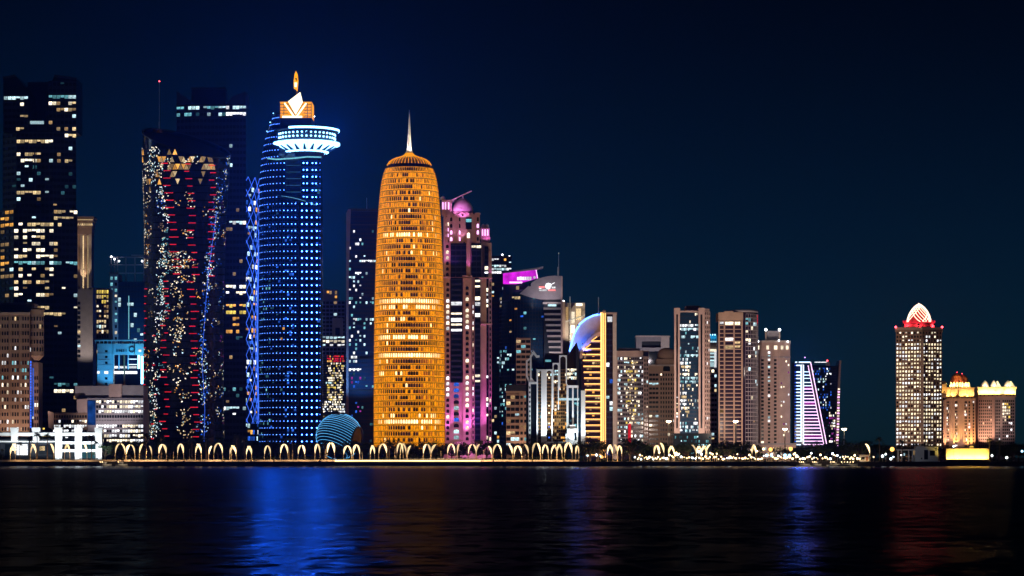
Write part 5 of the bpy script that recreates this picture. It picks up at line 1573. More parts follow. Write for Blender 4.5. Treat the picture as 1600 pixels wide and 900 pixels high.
fin = [(563, 1313.6), (580, 1312.6), (600, 1311.4), (620, 1310.6), (640, 1310.2), (660, 1309.8), (680, 1309), (698, 1308.2)]
for (ya, xa), (yb, xb) in zip(fin, fin[1:]):
    w0 = 1.4 + (ya - 563) / 135 * 2.2; w1 = 1.4 + (yb - 563) / 135 * 2.2
    b.front('edge_fin', 'stone_rose', [(xa - w0, ya), (xa + w0 * .6, ya), (xb + w1 * .6, yb), (xb - w1, yb)], -2, 6)
for k in range(22):
    y = 607 + k * 4.2; x = interp(fin, y)
    b.box('fin_light', 'pink_strip' if k % 2 else 'cream', x - 1.8, x + 1.4, y, y + 2, -2.8, -2)
b.box('roof_light', 'white', 1273, 1292, 565.4, 566.4, 2, 4); b.box('roof_room', 'stone_pale', 1291, 1297, 566, 571.4, 2, 8); b.lamp('warning_lamp', 'red_lamp', 1292.6, 563.6, 4, 1.3); b.lamp('warning_lamp', 'pink_strip', 1257.6, 558.6, 4, 1.2)
b.bar('antenna', 'metal_dark', [(1257.6, 570, 4), (1257.6, 559, 4)], .4)
b.rules = [(1274, 1284, 572, 650, .2, ['cool', 'blue_room']), (1286, 1300, 572, 640, .30, ['cool', 'white', 'blue_room']), (1296, 1307, 645, 690, .45, ['cream', 'magenta_room', 'white']), (1262, 1300, 578, 584, .7, ['cool'])]
b.default = (.05, ['blue_room', 'cyan_dim'])
b.facade(Face(b, 1264, 4, 1307, 4), 574, 700, 31, 22, 'panel_navy', .3, .16, .3)
b.finish()
# square tower with red lit lattice dome
b = Building('lattice_dome_tower', 'brown tower full of lit windows under a red and white lattice dome', 'tower', 1435, 1850, cap=300, minpx=2.0)
emit('bright_room', (1.0, .82, .52), 1.5, var=.55, sample=False)
b.prism('body', 'stone_brown', [(1400, 10), (1441, 0), (1471.4, 9), (1471.4, 70), (1400, 70)], 515)
b.prism('cornice', 'stone_tan', [(1398.6, 9), (1441, -2), (1473, 8), (1473, 71), (1398.6, 71)], 511, 515.4)
b.rules = [(1399, 1472, 515, 521, .45, ['white', 'cream']), (1399, 1472, 521, 533, .25, ['white', 'cream']), (1399, 1472, 533, 700, .88, ['bright_room', 'bright_room', 'cream', 'white'])]
b.facade(Face(b, 1400, 10, 1441, 0), 517, 704, 31, 9, 'stone_brown', .47, .45, .35, 'glass_dark'); b.facade(Face(b, 1441, 0, 1471.4, 9), 517, 704, 31, 7, 'stone_brown', .47, .45, .35, 'glass_dark')
b.box('corner_pier', 'stone_tan', 1438.4, 1443.4, 530, 706, -1.6, 3)
b.lathe('red_drum', 'stone_rose', 1436, 34, [(24, 512), (24, 504.4), (22.6, 504.4)], 32)
b.lathe('drum_rail', 'red_strip', 1436, 34, [(24.6, 505.2), (24.6, 504)], 32)
for k in range(16):
    a = 2 * pi * k / 16; c = b.X(1436, 34)
    o = link('red_lamp', unit('box', 'red_strip'), b.root); o.location = (c[0] + 24.4 * b.s * sin(a), c[1] - 24.4 * b.s * cos(a), b.Z(502.6, 34)); o.scale = (.9, .9, 1.4)
DP = [(19, 504.6), (18.6, 500), (17, 494), (14, 487.6), (9.6, 481.4), (4.6, 477), (1, 475)]
emit('dome_white', (1.0, .72, .5), 2.4, var=0, inner=.1); emit('dome_core', (1.0, .05, .05), .6, var=0, inner=.5, scale=.3)
b.lathe('dome_core', 'dome_core', 1436, 34, [(r * .86 + .1, y + 1) for r, y in DP], 32)
c = b.X(1436, 34)
def dome_p(a, t):
    t = max(0, min(.999, t)) * (len(DP) - 1); i = int(t); fr = t - i
    r = DP[i][0] + (DP[i + 1][0] - DP[i][0]) * fr; y = DP[i][1] + (DP[i + 1][1] - DP[i][1]) * fr
    return (c[0] + r * b.s * sin(a), c[1] - r * b.s * cos(a), b.Z(y, 34))
for k in range(15):
    for sg in (-1, 1):
        mb = MB(); mb.tube([dome_p(2 * pi * k / 18 + sg * t * 1.9, t) for t in [i / 14 for i in range(15)]], .30, 5); mb.build('dome_rib', 'dome_white', b.root)
b.bar('finial', 'dome_white', [(1436, 476, 34), (1435.4, 473.6, 34)], .7)
for x in (1412, 1436, 1460): b.beam(x, 507, -3, 3, (1, .01, .02), 14000, 34)  # added red spots for the reflection on the bay
for x in (1399.6, 1472): b.lamp('corner_lamp', 'red_lamp', x, 511, 8, 1.7)
for a in (-60, 0, 60): b.flood(1436 + 30 * sin(radians(a)), 511, 34 - 33 * cos(radians(a)), 1436, 500, 34, (1, .04, .06), 9000, 120)
b.finish()
# two stone palaces with lit crowns
b = Building('copper_dome_tower', 'stone tower with copper domes and yellow uplights, beside the lattice dome tower', 'tower', 1500, 1885, cap=140, minpx=2.2)
b.box('body', 'stone_rose', 1474, 1524, 622, None, 0, 60); b.box('upper', 'stone_rose', 1478, 1521, 606, 622, 5, 54)
b.lathe('dome', 'dome_copper', 1495.4, 26, [(10.6, 600), (10.4, 594), (8.6, 588.6), (5, 584.6), (.3, 582.6)], 26); b.lathe('dome', 'dome_copper', 1504, 30, [(9.6, 600), (9.4, 595), (7.6, 590), (4, 586.6), (.3, 585)], 26)
for x, y in ((1495.4, 581.6), (1503.4, 583.8)): b.lamp('dome_lamp', 'red_lamp', x, y, 26, .6)
b.lathe('drum', 'stone_tan', 1499.4, 28, [(17, 607), (17, 600), (15, 599.4)], 28)
for k in range(7): b.front('drum_gable', 'stone_pale', [(1484 + k * 4.6, 604.6), (1484 + k * 4.6, 599), (1486 + k * 4.6, 596.4), (1488.2 + k * 4.6, 599), (1488.2 + k * 4.6, 604.6)], 8, 10)
b.box('cornice', 'stone_tan', 1476, 1523, 605, 608, 2, 8); b.box('cornice', 'stone_tan', 1473.4, 1525, 621.6, 624, -2, 4); b.box('left_turret', 'stone_tan', 1472, 1479, 600, 624, -2, 12); b.lathe('left_turret_dome', 'white_paint', 1475.6, 4, [(4, 600), (3.4, 597), (.2, 595)], 16)
for x in (1478.6, 1487, 1499.6, 1512, 1521): b.box('pilaster', 'stone_rose', x - 1.2, x + 1.2, 608, 621, 2.6, 5.2)
b.rules = [(1473, 1526, 608, 614, .2, ['white']), (1490, 1512, 640, 700, .25, ['cream', 'white'])]; b.default = (.14, ['cream', 'white'])
for x0, x1 in ((1479, 1483), (1492, 1496), (1507, 1511), (1513, 1516), (1519.6, 1522.6)): b.facade(Face(b, x0, 0, x1, 0), 626, 704, 16, 2 if x1 - x0 > 3.4 else 1, None, .4, .3, .3, 'glass_dark')
for x in (1476, 1485, 1489.6, 1498.4, 1505, 1517.6): b.box('pilaster', 'stone_rose', x, x + 1.8, 624, 706, -1.6, .4)
YL = (1, .62, .14)
for x in (1482, 1490, 1503, 1511, 1518): b.flood(x, 620.8, -1, x, 608, 6, YL, 7000, 110)
for x in (1486, 1494, 1504, 1512): b.flood(x, 604.4, 2, x, 598, 10, YL, 9000, 110)
b.flood(1499, 596, 0, 1499, 590, 24, (1, .45, .18), 4200, 100); b.flood(1475, 612, -12, 1475, 604, 2, YL, 3000, 100)
b.flood(1494, 700, -8, 1494, 672, 0, YL, 26000, 60); b.flood(1513, 706, -10, 1513, 665, 0, (1, .5, .14), 48000, 60); b.flood(1522, 706, -10, 1522, 660, 0, (1, .45, .12), 40000, 50); b.flood(1477, 706, -12, 1477, 655, 0, (1, .55, .25), 36000, 60); b.flood(1499, 706, -70, 1499, 660, 0, (1, .62, .42), 45000, 60)
b.finish()
b = Building('gold_crown_tower', 'stone tower with brilliant yellow crown and three white domes, at the right edge', 'tower', 1556, 1905, cap=120, minpx=2.2)
b.box('body', 'stone_rose', 1528, 1554, 618, None, 0, 60); b.box('body', 'stone_grey', 1554, 1586, 618, None, 3, 60); b.box('crown', 'stone_pale', 1528, 1587, 606, 618, 1, 60); b.box('crown_cornice', 'stone_pale', 1526.4, 1588.4, 604.4, 607, -2, 62); b.box('crown_sill', 'stone_tan', 1527, 1588, 617.6, 620.4, -2, 61)
for x, r in ((1539, 6.6), (1553, 5.4), (1575, 6.6)): b.lathe('dome', 'white_paint', x, 8, [(r, 604.6), (r * .96, 602), (r * .7, 598.4), (r * .3, 595.6), (.15, 593.6)], 20)
for x in (1561, 1582): b.front('slanted_fin', 'white_paint', [(x - 4, 596), (x - 2, 595), (x + 4, 604.6), (x - 1, 604.6)], 4, 8)
for x in (1528, 1543.4, 1554, 1569, 1585): b.box('crown_pier', 'stone_pale', x, x + 2, 607, 618, -.6, 1.2)
for x in (1532, 1538, 1545, 1551, 1558, 1564, 1573, 1579, 1584): b.flood(x, 617, -4.4, x, 607, 1, (1, .68, .16), 8000, 120)
for x in (1540, 1556, 1576): b.flood(x, 603.6, -6, x, 598, 8, (1, .8, .4), 4000, 110)
b.rules = [(1563, 1580, 631, 638, .9, ['cream', 'yellow']), (1563, 1580, 641, 652, .9, ['cream', 'yellow']), (1574, 1582, 660, 675, .4, ['white'])]; b.default = (.05, ['cream', 'white'])
b.facade(Face(b, 1529, 0, 1550, 0), 624, 704, 16, 7, 'stone_rose', .42, .4, .4, 'glass_dark'); b.facade(Face(b, 1555, 3, 1563, 3), 624, 704, 16, 3, None, .4, .4, .3, 'glass_dark'); b.facade(Face(b, 1566, 3, 1585, 3), 624, 704, 16, 6, None, .4, .3, .3, 'glass_dark')
b.flood(1540, 706, -24, 1540, 655, 0, (1, .58, .36), 60000, 70); b.flood(1570, 706, -50, 1570, 650, 0, (1, .6, .5), 22000, 70)
b.finish()
# ------------------------------------------------------------------ waterfront: lamps, pavilions, trees, boats
ORD = ['first', 'second', 'third', 'fourth', 'fifth', 'sixth', 'seventh', 'eighth', 'ninth', 'tenth', 'eleventh', 'twelfth', 'thirteenth', 'fourteenth', 'fifteenth', 'sixteenth', 'seventeenth', 'eighteenth', 'nineteenth', 'twentieth', 'twenty-first', 'twenty-second', 'twenty-third', 'twenty-fourth', 'twenty-fifth', 'twenty-sixth', 'twenty-seventh', 'twenty-eighth', 'twenty-ninth', 'thirtieth', 'thirty-first', 'thirty-second', 'thirty-third', 'thirty-fourth']
ZONES = [(-99, 162, 'the white floodlit pavilion'), (162, 226, 'the grey podium'), (226, 335, 'the red-dashed curved tower'), (335, 404, 'the dark notched tower'), (404, 500, 'the blue dotted tower'), (500, 568, 'the striped dome'),
    (568, 700, 'the orange tower'), (700, 778, 'the magenta tower'), (778, 830, 'the dark curved tower with logo'), (830, 908, 'the white arched frames'), (908, 964, 'the gold striped arc tower'), (964, 1014, 'the sparkling office block'), (1014, 1054, 'the beige arched tower'),
    (1054, 1112, 'the twin-pier glass tower'), (1112, 1186, 'the tan grid tower'), (1186, 1240, 'the tower with roof lamps'), (1240, 1318, 'the pink sail tower'), (1318, 1400, 'the gap beyond the sail tower'), (1400, 1474, 'the lattice dome tower'), (1474, 1527, 'the copper dome tower'), (1527, 1700, 'the gold crown tower')]
def zone(px):
    for a, b_, z in ZONES:
        if a <= px < b_: return z
    return ZONES[-1][2]
PENDING = {}
def later(kind, px, obj, fmt, cat, group):
    PENDING.setdefault((kind, zone(px)), []).append((px, obj, fmt, cat, group))
def settle():
    for (kind, z), lst in PENDING.items():
        lst.sort(key=lambda t: t[0])
        for i, (px, o, fmt, cat, group) in enumerate(lst):
            tag(o, fmt.format(n=ORD[min(i, 33)] if len(lst) > 1 else 'only', z=z), cat, group)

# arched lamps: two bent posts whose broad glowing blades meet in a point
emit('lamp_blade', (1.0, .70, .34), 2.0, var=.6, inner=.2, scale=.3)
surface('lamp_post_paint', (.55, .45, .34), rough=.5)
def arch_lamp(px, w, D, top, one=0):
    h = (721.5 - top) * D / F; hw = w / 2 * D / F
    r = link('arch_lamp', None); r.location = ((px - 800) * D / F, D, G); r.rotation_euler = (0, 0, random.uniform(-.6, .6))
    r.scale = (1, 1, random.uniform(.9, 1.06))
    cross = random.choice([1, 1, 1.45, 1.6]) if w <= 9 else random.choice([1, 1, .86])
    for sg in ((-1, 1) if not one else (one,)):
        pts = []; rad = []
        for i in range(9):
            t = i / 8; pts.append((sg * hw * (1 + .12 * sin(t * pi)), 0, t * h * .49)); rad.append(.20 - .06 * t)
        mb = MB(); mb.tube(pts, rad, 6); mb.build('post', 'lamp_post_paint', r)
        bl = MB(); pts = []; rad = []; wv = random.uniform(.7, 1.25)
        for i in range(9):
            t = i / 8; a = t * pi / 2
            pts.append((sg * hw * (1 - cross * t ** 1.9) + (0 if not one else -sg * hw * .3 * t), 0, h * .48 + h * .52 * (1 - (1 - t) ** 1.5))); rad.append(.12 + .62 * sin(t * pi * .88 + .06) ** 1.4 * wv)
        bl.tube(pts, rad, 6); o = bl.build('light_blade', 'lamp_blade', r)
    ld = bpy.data.lights.new('lamp_beam', 'SPOT'); ld.energy = 9000; ld.color = (1, .62, .26); ld.spot_size = radians(140); ld.spot_blend = .4; ld.shadow_soft_size = .4
    lo = bpy.data.objects.new('lamp_beam', ld); COL.objects.link(lo); lo.parent = r; lo.location = (0, -1.0, h * .9); lo.rotation_euler = (radians(14), 0, 0)
    bs = MB(); bs.box(-hw - .5, hw + .5, -.4, .4, 0, .18); bs.build('base', 'paving', r)
    return r
A = [(20, 9, 0), (52, 9, 0), (80, 8, 1), (105, 8, 0), (132, 8, 1), (188, 15, 0), (204, 13, 0), (221, 7, -1), (234, 7, 1), (254, 11, 0), (282, 9, 0), (310, 9, 0), (330, 7, -1), (341, 13, 0), (364, 9, 0), (389, 8, 0),
     (418, 9, 0), (444, 11, 0), (471, 10, 0), (496, 9, 0), (517, 11, 0), (543, 13, 0), (557, 10, 0), (582, 7, 0), (598, 12, 0), (625, 10, 0), (630, 9, 0), (641, 8, -1), (667, 11, 0), (678, 8, -1), (705, 12, 0), (717, 6, -1), (738, 14, 0), (747, 8, -1), (764, 8, 1), (777, 13, 0), (796, 9, 1),
     (809, 12, 0), (822, 8, 1), (838, 12, 0), (852, 9, 0), (866, 9, 0), (874, 9, 0), (888, 11, 0), (902, 5, 0), (953, 8, 0), (961, 8, 1), (968, 8, 0), (1026, 8, 0), (1034, 7, 1), (1049, 9, 0), (1084, 8, 1), (1092, 9, 0), (1100, 9, 0), (1107, 8, -1), (1178, 6, 0), (1355, 9, 1)]
for i, (x, w_, one) in enumerate(A):
    D = QD + 8 + (i * 7 % 5) * 1.2
    o = arch_lamp(x, w_, D, 694.2 + random.uniform(-.8, 1.2), one)
    later('arch', x, o, '{n} arched promenade lamp from the left below {z}', 'street lamp', 'arched lamps along the promenade')

# tall mast lights
def mast(px, top, D, pw=200000):
    r = link('mast_light', None); r.location = ((px - 800) * D / F, D, G); h = (720 - top) * D / F
    mb = MB(); mb.tube([(0, 0, 0), (0, 0, h * .5), (0, 0, h)], [.42, .34, .26], 8); mb.build('mast', 'white_paint', r)
    mb = MB(); mb.lathe([(.3, h - 1.4), (1.7, h - .3), (1.8, h), (.3, h + .2)], 0, 0, 14); mb.build('lamp_head', 'white_paint', r)
    mb = MB(); mb.lathe([(1.0, h - 1.1), (1.9, h - .35), (1.3, h - 1.3), (.5, h - 1.4)], 0, 0, 14); mb.build('lamp_ring', 'warm_lamp', r)
    ld = bpy.data.lights.new('mast_beam', 'SPOT'); ld.spot_size = radians(165); ld.spot_blend = .5; ld.energy = pw; ld.color = (1, .76, .62); ld.shadow_soft_size = 3.0
    lo = bpy.data.objects.new('mast_beam', ld); COL.objects.link(lo); lo.parent = r; lo.location = (0, 2.2, h - .6); lo.rotation_euler = (radians(97), 0, 0)
    return r
for x, y, D, lb in ((1045, 656, 1768, 'tall mast light in front of the beige arched tower'), (1149.5, 656, 1770, 'tall mast light in front of the tan grid tower'), (1226.5, 668, 1775, 'tall mast light in front of the tower with roof lamps'), (1319, 668, 1772, 'tall mast light standing alone right of the pink sail tower')):
    tag(mast(x, y, D, 50000 if x > 1300 else 130000 if x > 1200 else 200000), lb, 'mast light', 'tall mast lights behind the trees')

# globe lamps along the right-hand quay
emit('globe_warm', (1.0, .70, .34), 6.0, var=.4, inner=0); emit('globe_white', (.85, .95, 1.0), 6.0, var=.4, inner=0); emit('globe_amber', (1.0, .48, .10), 3.2, var=0, inner=0); emit('globe_blue', (.35, .75, 1.0), 3.0, var=.3, inner=0)
def sphere_mesh(mat, r=1.0):
    mb = MB(); mb.lathe([(r * sin(k * pi / 6) + 1e-4, -r * cos(k * pi / 6)) for k in range(7)], 0, 0, 10)
    me = mb.mesh('globe', mat); me.polygons.foreach_set('use_smooth', [True] * len(me.polygons)); return me
GM = {m: sphere_mesh(m) for m in ('globe_warm', 'globe_white', 'globe_amber', 'globe_blue')}
pm = MB(); pm.tube([(0, 0, 0), (0, 0, 1)], .09, 5); PM = pm.mesh('lamp_post', 'lamp_post_paint')
COLN = {'globe_warm': 'warm', 'globe_white': 'white', 'globe_amber': 'amber', 'globe_blue': 'pale blue'}
def globe(px, py, r, m, D):
    h = H + (YH - py) * D / F - G
    o = link('globe_lamp', None); o.location = ((px - 800) * D / F, D, G)
    p = link('post', PM, o); p.scale = (1, 1, max(.3, h - r * .8)); g_ = link('globe', GM[m], o); g_.location = (0, 0, h); g_.scale = (r, r, r)
    later('globe' + m + ('big' if r > 1 else ''), px, o, ('{n} large ' if r > 1 else '{n} small ') + COLN[m] + ' globe lamp from the left below {z}', 'globe lamp', 'globe lamps along the quay')
rg = random.Random(21)
x = 992.0
while x < 1345:
    dens = 1.0
    globe(x, rg.uniform(707, 717.5) if rg.random() < .45 else rg.uniform(713.5, 717.5), rg.uniform(.3, .75), rg.choice(['globe_warm'] * 3 + ['globe_white']), QD + 5 + rg.uniform(0, 8))
    x += rg.uniform(1.6, 4.4)
for px, py, m, r in ((1204, 702.4, 'globe_amber', 1.35), (1235.6, 701.4, 'globe_amber', 1.3), (1193, 701.6, 'globe_warm', .9), (1394, 702, 'globe_amber', 1.5), (1198, 711.6, 'globe_blue', 1.15), (1205.4, 711.6, 'globe_blue', 1.0), (1226.6, 711.6, 'globe_blue', 1.15), (1233.6, 711.8, 'globe_blue', 1.15), (1216, 712.4, 'globe_white', .7), (1245, 712.6, 'globe_white', .8), (1379, 712.6, 'globe_white', .9), (1384, 709.6, 'globe_white', .6), (1392, 717, 'globe_white', .8), (1396, 714, 'globe_white', .5),
                     (1000, 711, 'globe_warm', .6), (1030, 707, 'globe_warm', .7), (1055, 708, 'globe_warm', .6), (1092, 706, 'globe_white', .9), (1096, 710, 'globe_white', .8), (1110, 708, 'globe_warm', .6), (1120, 709, 'globe_warm', .6), (1175, 703, 'globe_warm', .9), (1183, 705, 'globe_warm', .6), (1550, 712, 'globe_white', .8), (1573, 715, 'globe_white', .9), (1597, 705, 'globe_blue', .8), (918, 712, 'globe_blue', .7), (932, 711, 'globe_white', .8), (938, 713, 'globe_blue', .5), (1365, 714, 'globe_warm', .5), (1408, 711, 'globe_white', .5), (1490, 697.4, 'globe_white', .7)):
    globe(px, py, r, m, QD + 15 + (px % 7))

# yellow floodlit wall, pale pavilion, kiosk
b = Building('floodlit_wall', 'long low wall glowing yellow beside the water near the right edge', 'wall', 1512, 1722)
b.box('wall', 'stone_pale', 1479.6, 1545, 702, None, 6, 10); b.box('coping', 'stone_pale', 1479, 1545.6, 700.8, 702.2, 5.4, 10.6); b.box('finial', 'stone_pale', 1514.6, 1521.6, 697, 701, 6, 10); b.box('finial_cap', 'stone_pale', 1516.6, 1519.6, 695.4, 697, 7, 9); b.box('left_pier', 'stone_pale', 1478.6, 1482, 701, None, 5, 11); b.box('right_pier', 'stone_pale', 1542.6, 1546, 701, None, 5, 11)
for k in range(9): b.flood(1483 + k * 7.2, 718.6, 0, 1483 + k * 7.2, 709, 6, (1, .66, .10), 6500, 130, .2)
b.box('light_trough', 'quay_stone', 1479, 1546, 717.6, None, -2.4, -1.4)
b.finish()
b = Building('park_pavilion', 'pale flat-roofed park pavilion with open columns by the water, left of the yellow wall', 'pavilion', 1434, 1728)
b.box('hall', 'white_paint', 1430, 1466, 698, None, 3, 24); b.box('flat_roof', 'white_paint', 1402, 1432, 702, 704, 2, 22); b.box('step_roof', 'white_paint', 1432, 1444, 697, 699, 1, 20)
for xx in (1402.6, 1408.6, 1419, 1425): b.box('column', 'white_paint', xx, xx + 1.8, 704, None, 2.4, 4)
b.box('doorway', 'glass_dark', 1444, 1450, 703, 718, 2.6, 3.2); b.box('window', 'glass_dark', 1453, 1461, 704, 712, 2.6, 3.2)
b.box('lit_opening', 'warm_dim', 1427, 1429, 704, 711, 6, 7); b.box('lit_opening', 'cool', 1412, 1414, 708, 712, 6, 7)
b.flood(1440, 716, -30, 1440, 705, 3, (.6, .72, 1), 320, 120)
b.finish()
b = Building('kiosk', 'small white kiosk with red door on the quay', 'kiosk', 1351, 1712)
b.box('hut', 'white_paint', 1344, 1358, 712, None, 0, 14); b.box('roof', 'stone_grey', 1343, 1359, 710.8, 712, -1.4, 15); b.box('window', 'glass_dark', 1346, 1351, 714, 717.4, -.4, .2); b.box('door', 'dome_copper', 1353.4, 1356, 713.4, 720, -.4, .2)
b.flood(1346, 717.6, -26, 1350, 715, 0, (1, .85, .75), 500, 110)
b.finish()

# trees: four leafy shapes and two palms, every tree an object with trunk and crown
def leaf_mat(name, col):
    m, n, l, out = newmat(name)
    p = n.new('ShaderNodeBsdfPrincipled'); p.inputs['Roughness'].default_value = .75; p.inputs['Specular IOR Level'].default_value = .2
    gi = n.new('ShaderNodeNewGeometry'); mx = n.new('ShaderNodeMixRGB')
    mx.inputs[1].default_value = (*[c * .55 for c in col], 1); mx.inputs[2].default_value = (*[c * 1.5 for c in col], 1)
    l.new(gi.outputs['Random Per Island'], mx.inputs[0]); l.new(mx.outputs[0], p.inputs['Base Color']); l.new(p.outputs[0], out.inputs[0])
leaf_mat('leaf', (.035, .055, .022)); leaf_mat('palm_leaf', (.05, .06, .02)); surface('bark', (.10, .07, .05), rough=.9)
def leafy(seed, H_=12.0, W_=7.0):
    r = random.Random(seed); tr = MB(); cr = MB()
    tr.tube([(0, 0, 0), (.1, 0, H_ * .2), (r.uniform(-.4, .4), r.uniform(-.3, .3), H_ * .5)], [.34, .28, .16], 7)
    cl = []
    for k in range(17):
        a = r.uniform(0, 2 * pi); q = r.random() ** .5
        c = Vector((cos(a) * q * W_ * .42, sin(a) * q * W_ * .42, H_ * (.34 + .56 * r.random() * (1 - .35 * q))))
        cl.append((c, r.uniform(.9, 1.9)))
        tr.tube([(0, 0, H_ * .25), tuple(c * .55 + Vector((0, 0, H_ * .12))), tuple(c)], [.16, .10, .05], 5)
    for c, s in cl:
        for _ in range(75):
            d = Vector((r.gauss(0, 1), r.gauss(0, 1), r.gauss(0, .8))).normalized() * s * r.random() ** .4
            p = c + d; n = Vector((r.gauss(0, 1), r.gauss(0, 1), r.gauss(0, 1))).normalized()
            u = n.orthogonal().normalized(); v = n.cross(u); e = r.uniform(.16, .42)
            cr.face([p - u * e, p + v * e * .55, p + u * e, p - v * e * .55])
    return tr.mesh('trunk', 'bark'), cr.mesh('crown', 'leaf')
def palm(seed, H_=11.0):
    r = random.Random(seed); tr = MB(); cr = MB(); lean = r.uniform(-.5, .5)
    tr.tube([(lean * (i / 6) ** 2, 0, H_ * i / 6) for i in range(7)], [.30, .26, .24, .22, .21, .20, .24], 7)
    for k in range(26):
        a = 2 * pi * k / 26 + r.uniform(-.15, .15); el = r.uniform(-.5, 1.15); L = r.uniform(2.6, 3.6)
        prev = None
        for i in range(9):
            t = i / 8; dist = L * t
            p = Vector((lean + cos(a) * dist * cos(el * (1 - t * .6)), sin(a) * dist * cos(el * (1 - t * .6)), H_ + sin(el) * dist - 1.5 * t * t * L * .45))
            if prev is not None:
                side = Vector((-sin(a), cos(a), 0)); wd = .62 * sin(min(1, t * 1.1 + .12) * pi) + .05
                for sg in (-1, 1):
                    tip = (prev + p) / 2 + side * sg * wd + Vector((0, 0, -.35 * wd)) + (p - prev) * .5
                    cr.face([prev, p, tip])
            prev = p
    return tr.mesh('trunk', 'bark'), cr.mesh('crown', 'palm_leaf')
LEAFY = [leafy(s, 12, 8 + s % 3) for s in (1, 2, 3, 4, 5)]
PALM = [palm(s) for s in (11, 12, 13)]
rt = random.Random(5)
def tree(px, top, D, kind='leafy', wide=1.0):
    meshes = rt.choice(LEAFY if kind == 'leafy' else PALM)
    h = (YH - top) * D / F + H - G; base = 11.4 if kind == 'leafy' else 11.5
    s = h / base
    r = link('leafy_tree' if kind == 'leafy' else 'palm_tree', None); r.location = ((px - 800) * D / F, D, G); r.rotation_euler = (0, 0, rt.uniform(0, 6.28)); r.scale = (s * wide, s * wide, s) if kind == 'leafy' else (max(s, .8), max(s, .8), s)
    link('trunk', meshes[0], r); link('crown', meshes[1], r)
    if kind == 'leafy': later('tree', px, r, '{n} dark leafy tree from the left below {z}', 'tree', 'dark trees along the waterfront')
    else: later('palm', px, r, '{n} palm tree from the left below {z}', 'palm tree', 'palms on the promenade')
x = 164.0
while x < 905:
    tree(x, rt.uniform(684, 692), QD + 24 + rt.uniform(-4, 14) + 20, 'leafy', rt.uniform(1.2, 1.6)); x += rt.uniform(11, 17)
for x, top, wd in ((912, 690, 1.1), (922, 682, 1.3), (934, 684, 1.3), (944, 690, 1.2), (975, 689, 1.1), (985, 680, 1.3), (996, 686, 1.3), (1007, 692, 1.3), (1018, 695, 1.2), (1040, 690, 1.0), (1062, 691, 1.2), (1074, 688, 1.3), (1086, 694, 1.1), (1116, 692, 1.3), (1127, 688, 1.3), (1138, 687, 1.4), (1150, 689, 1.3), (1160, 687, 1.3), (1171, 690, 1.2), (1184, 694, 1), (1215, 696, 1), (1240, 697, 1.2), (1252, 694, 1.3), (1262, 696, 1.3), (1272, 692, 1.3), (1283, 689, 1.4), (1295, 691, 1.3), (1306, 690, 1.3), (1318, 685, 1.2), (1330, 692, 1.2), (1343, 687, 1.4), (1355, 686, 1.3), (1367, 694, 1.2), (1376, 690, 1.3), (1387, 694, 1.2), (1399, 696, 1.2), (1412, 694, 1.3), (1423, 689, 1.2), (1434, 693, 1.2), (1446, 689, 1.3), (1458, 694, 1.3), (1470, 694, 1.2), (1482, 697, 1.2), (1494, 698, 1.1), (1506, 698, 1.1), (1523, 695, 1.1), (1533, 697, 1.1), (1548, 694, 1.2), (1560, 692, 1.3), (1571, 696, 1.2), (1581, 690, 1.3), (1592, 688, 1.4), (1603, 690, 1.3)):
    tree(x, top + rt.uniform(-1, 1), QD + (16 if x in (922, 934, 985, 996, 1074, 1138, 1283, 1343) else 38) + rt.uniform(-3, 8), 'leafy', wd * 1.25)
for x, top in ((4, 702), (46, 684), (58, 676), (74, 678), (143, 681), (150, 690), (31, 691), (228, 678), (252, 680), (300, 684), (322, 682), (370, 680), (382, 683), (452, 684), (457, 681), (508, 690), (608, 688), (1374, 683), (1546, 684), (1562, 688), (1410, 688)):
    tree(x, top, QD + 20 + rt.uniform(0, 4), 'palm')
# low clipped hedge along the road: nobody could count its leaves
hb = MB(); r = random.Random(9)
for k in range(15000):
    xx = r.uniform(qx(160), qx(1605)); yy = QD + 40 + r.uniform(-1.2, 1.2); zz = G + r.uniform(.1, 3.0 + 1.2 * sin(xx * .07) + .8 * sin(xx * .31)); p = Vector((xx, yy, zz))
    n = Vector((r.gauss(0, 1), r.gauss(0, 1), r.gauss(0, 1))).normalized(); u = n.orthogonal().normalized(); v = n.cross(u); e = r.uniform(.3, .7)
    hb.face([p - u * e, p + v * e * .6, p + u * e, p - v * e * .6])
ho = hb.build('hedge_foliage', 'leaf', kind='stuff'); ho['label'] = 'dark shrubbery under the trees along the waterfront road'; ho['category'] = 'shrubbery'

# uplit spiky shrubs in stone planters, and slim poles on the promenade
surface('leaf_yellow', (.12, .11, .03), rough=.8)
def yucca(seed):
    r = random.Random(seed); mb = MB()
    for k in range(34):
        a = r.uniform(0, 2 * pi); el = r.uniform(.25, 1.4); L = r.uniform(1.1, 2.0)
        d = Vector((cos(a) * cos(el), sin(a) * cos(el), sin(el))); s_ = Vector((-sin(a), cos(a), 0)) * .11
        p0 = Vector((0, 0, .7)); p1 = p0 + d * L * .55; p2 = p0 + d * L + Vector((0, 0, -.25 * L * cos(el)))
        mb.face([p0 - s_, p0 + s_, p1 + s_ * .9, p1 - s_ * .9]); mb.face([p1 - s_ * .9, p1 + s_ * .9, p2])
    return mb.mesh('leaves', 'leaf_yellow')
YU = [yucca(k) for k in (1, 2, 3)]
tb = MB(); tb.lathe([(.75, 0), (.95, .65), (.85, .72)], 0, 0, 10); TB = tb.mesh('planter', 'stone_pale')
rp_ = random.Random(31)
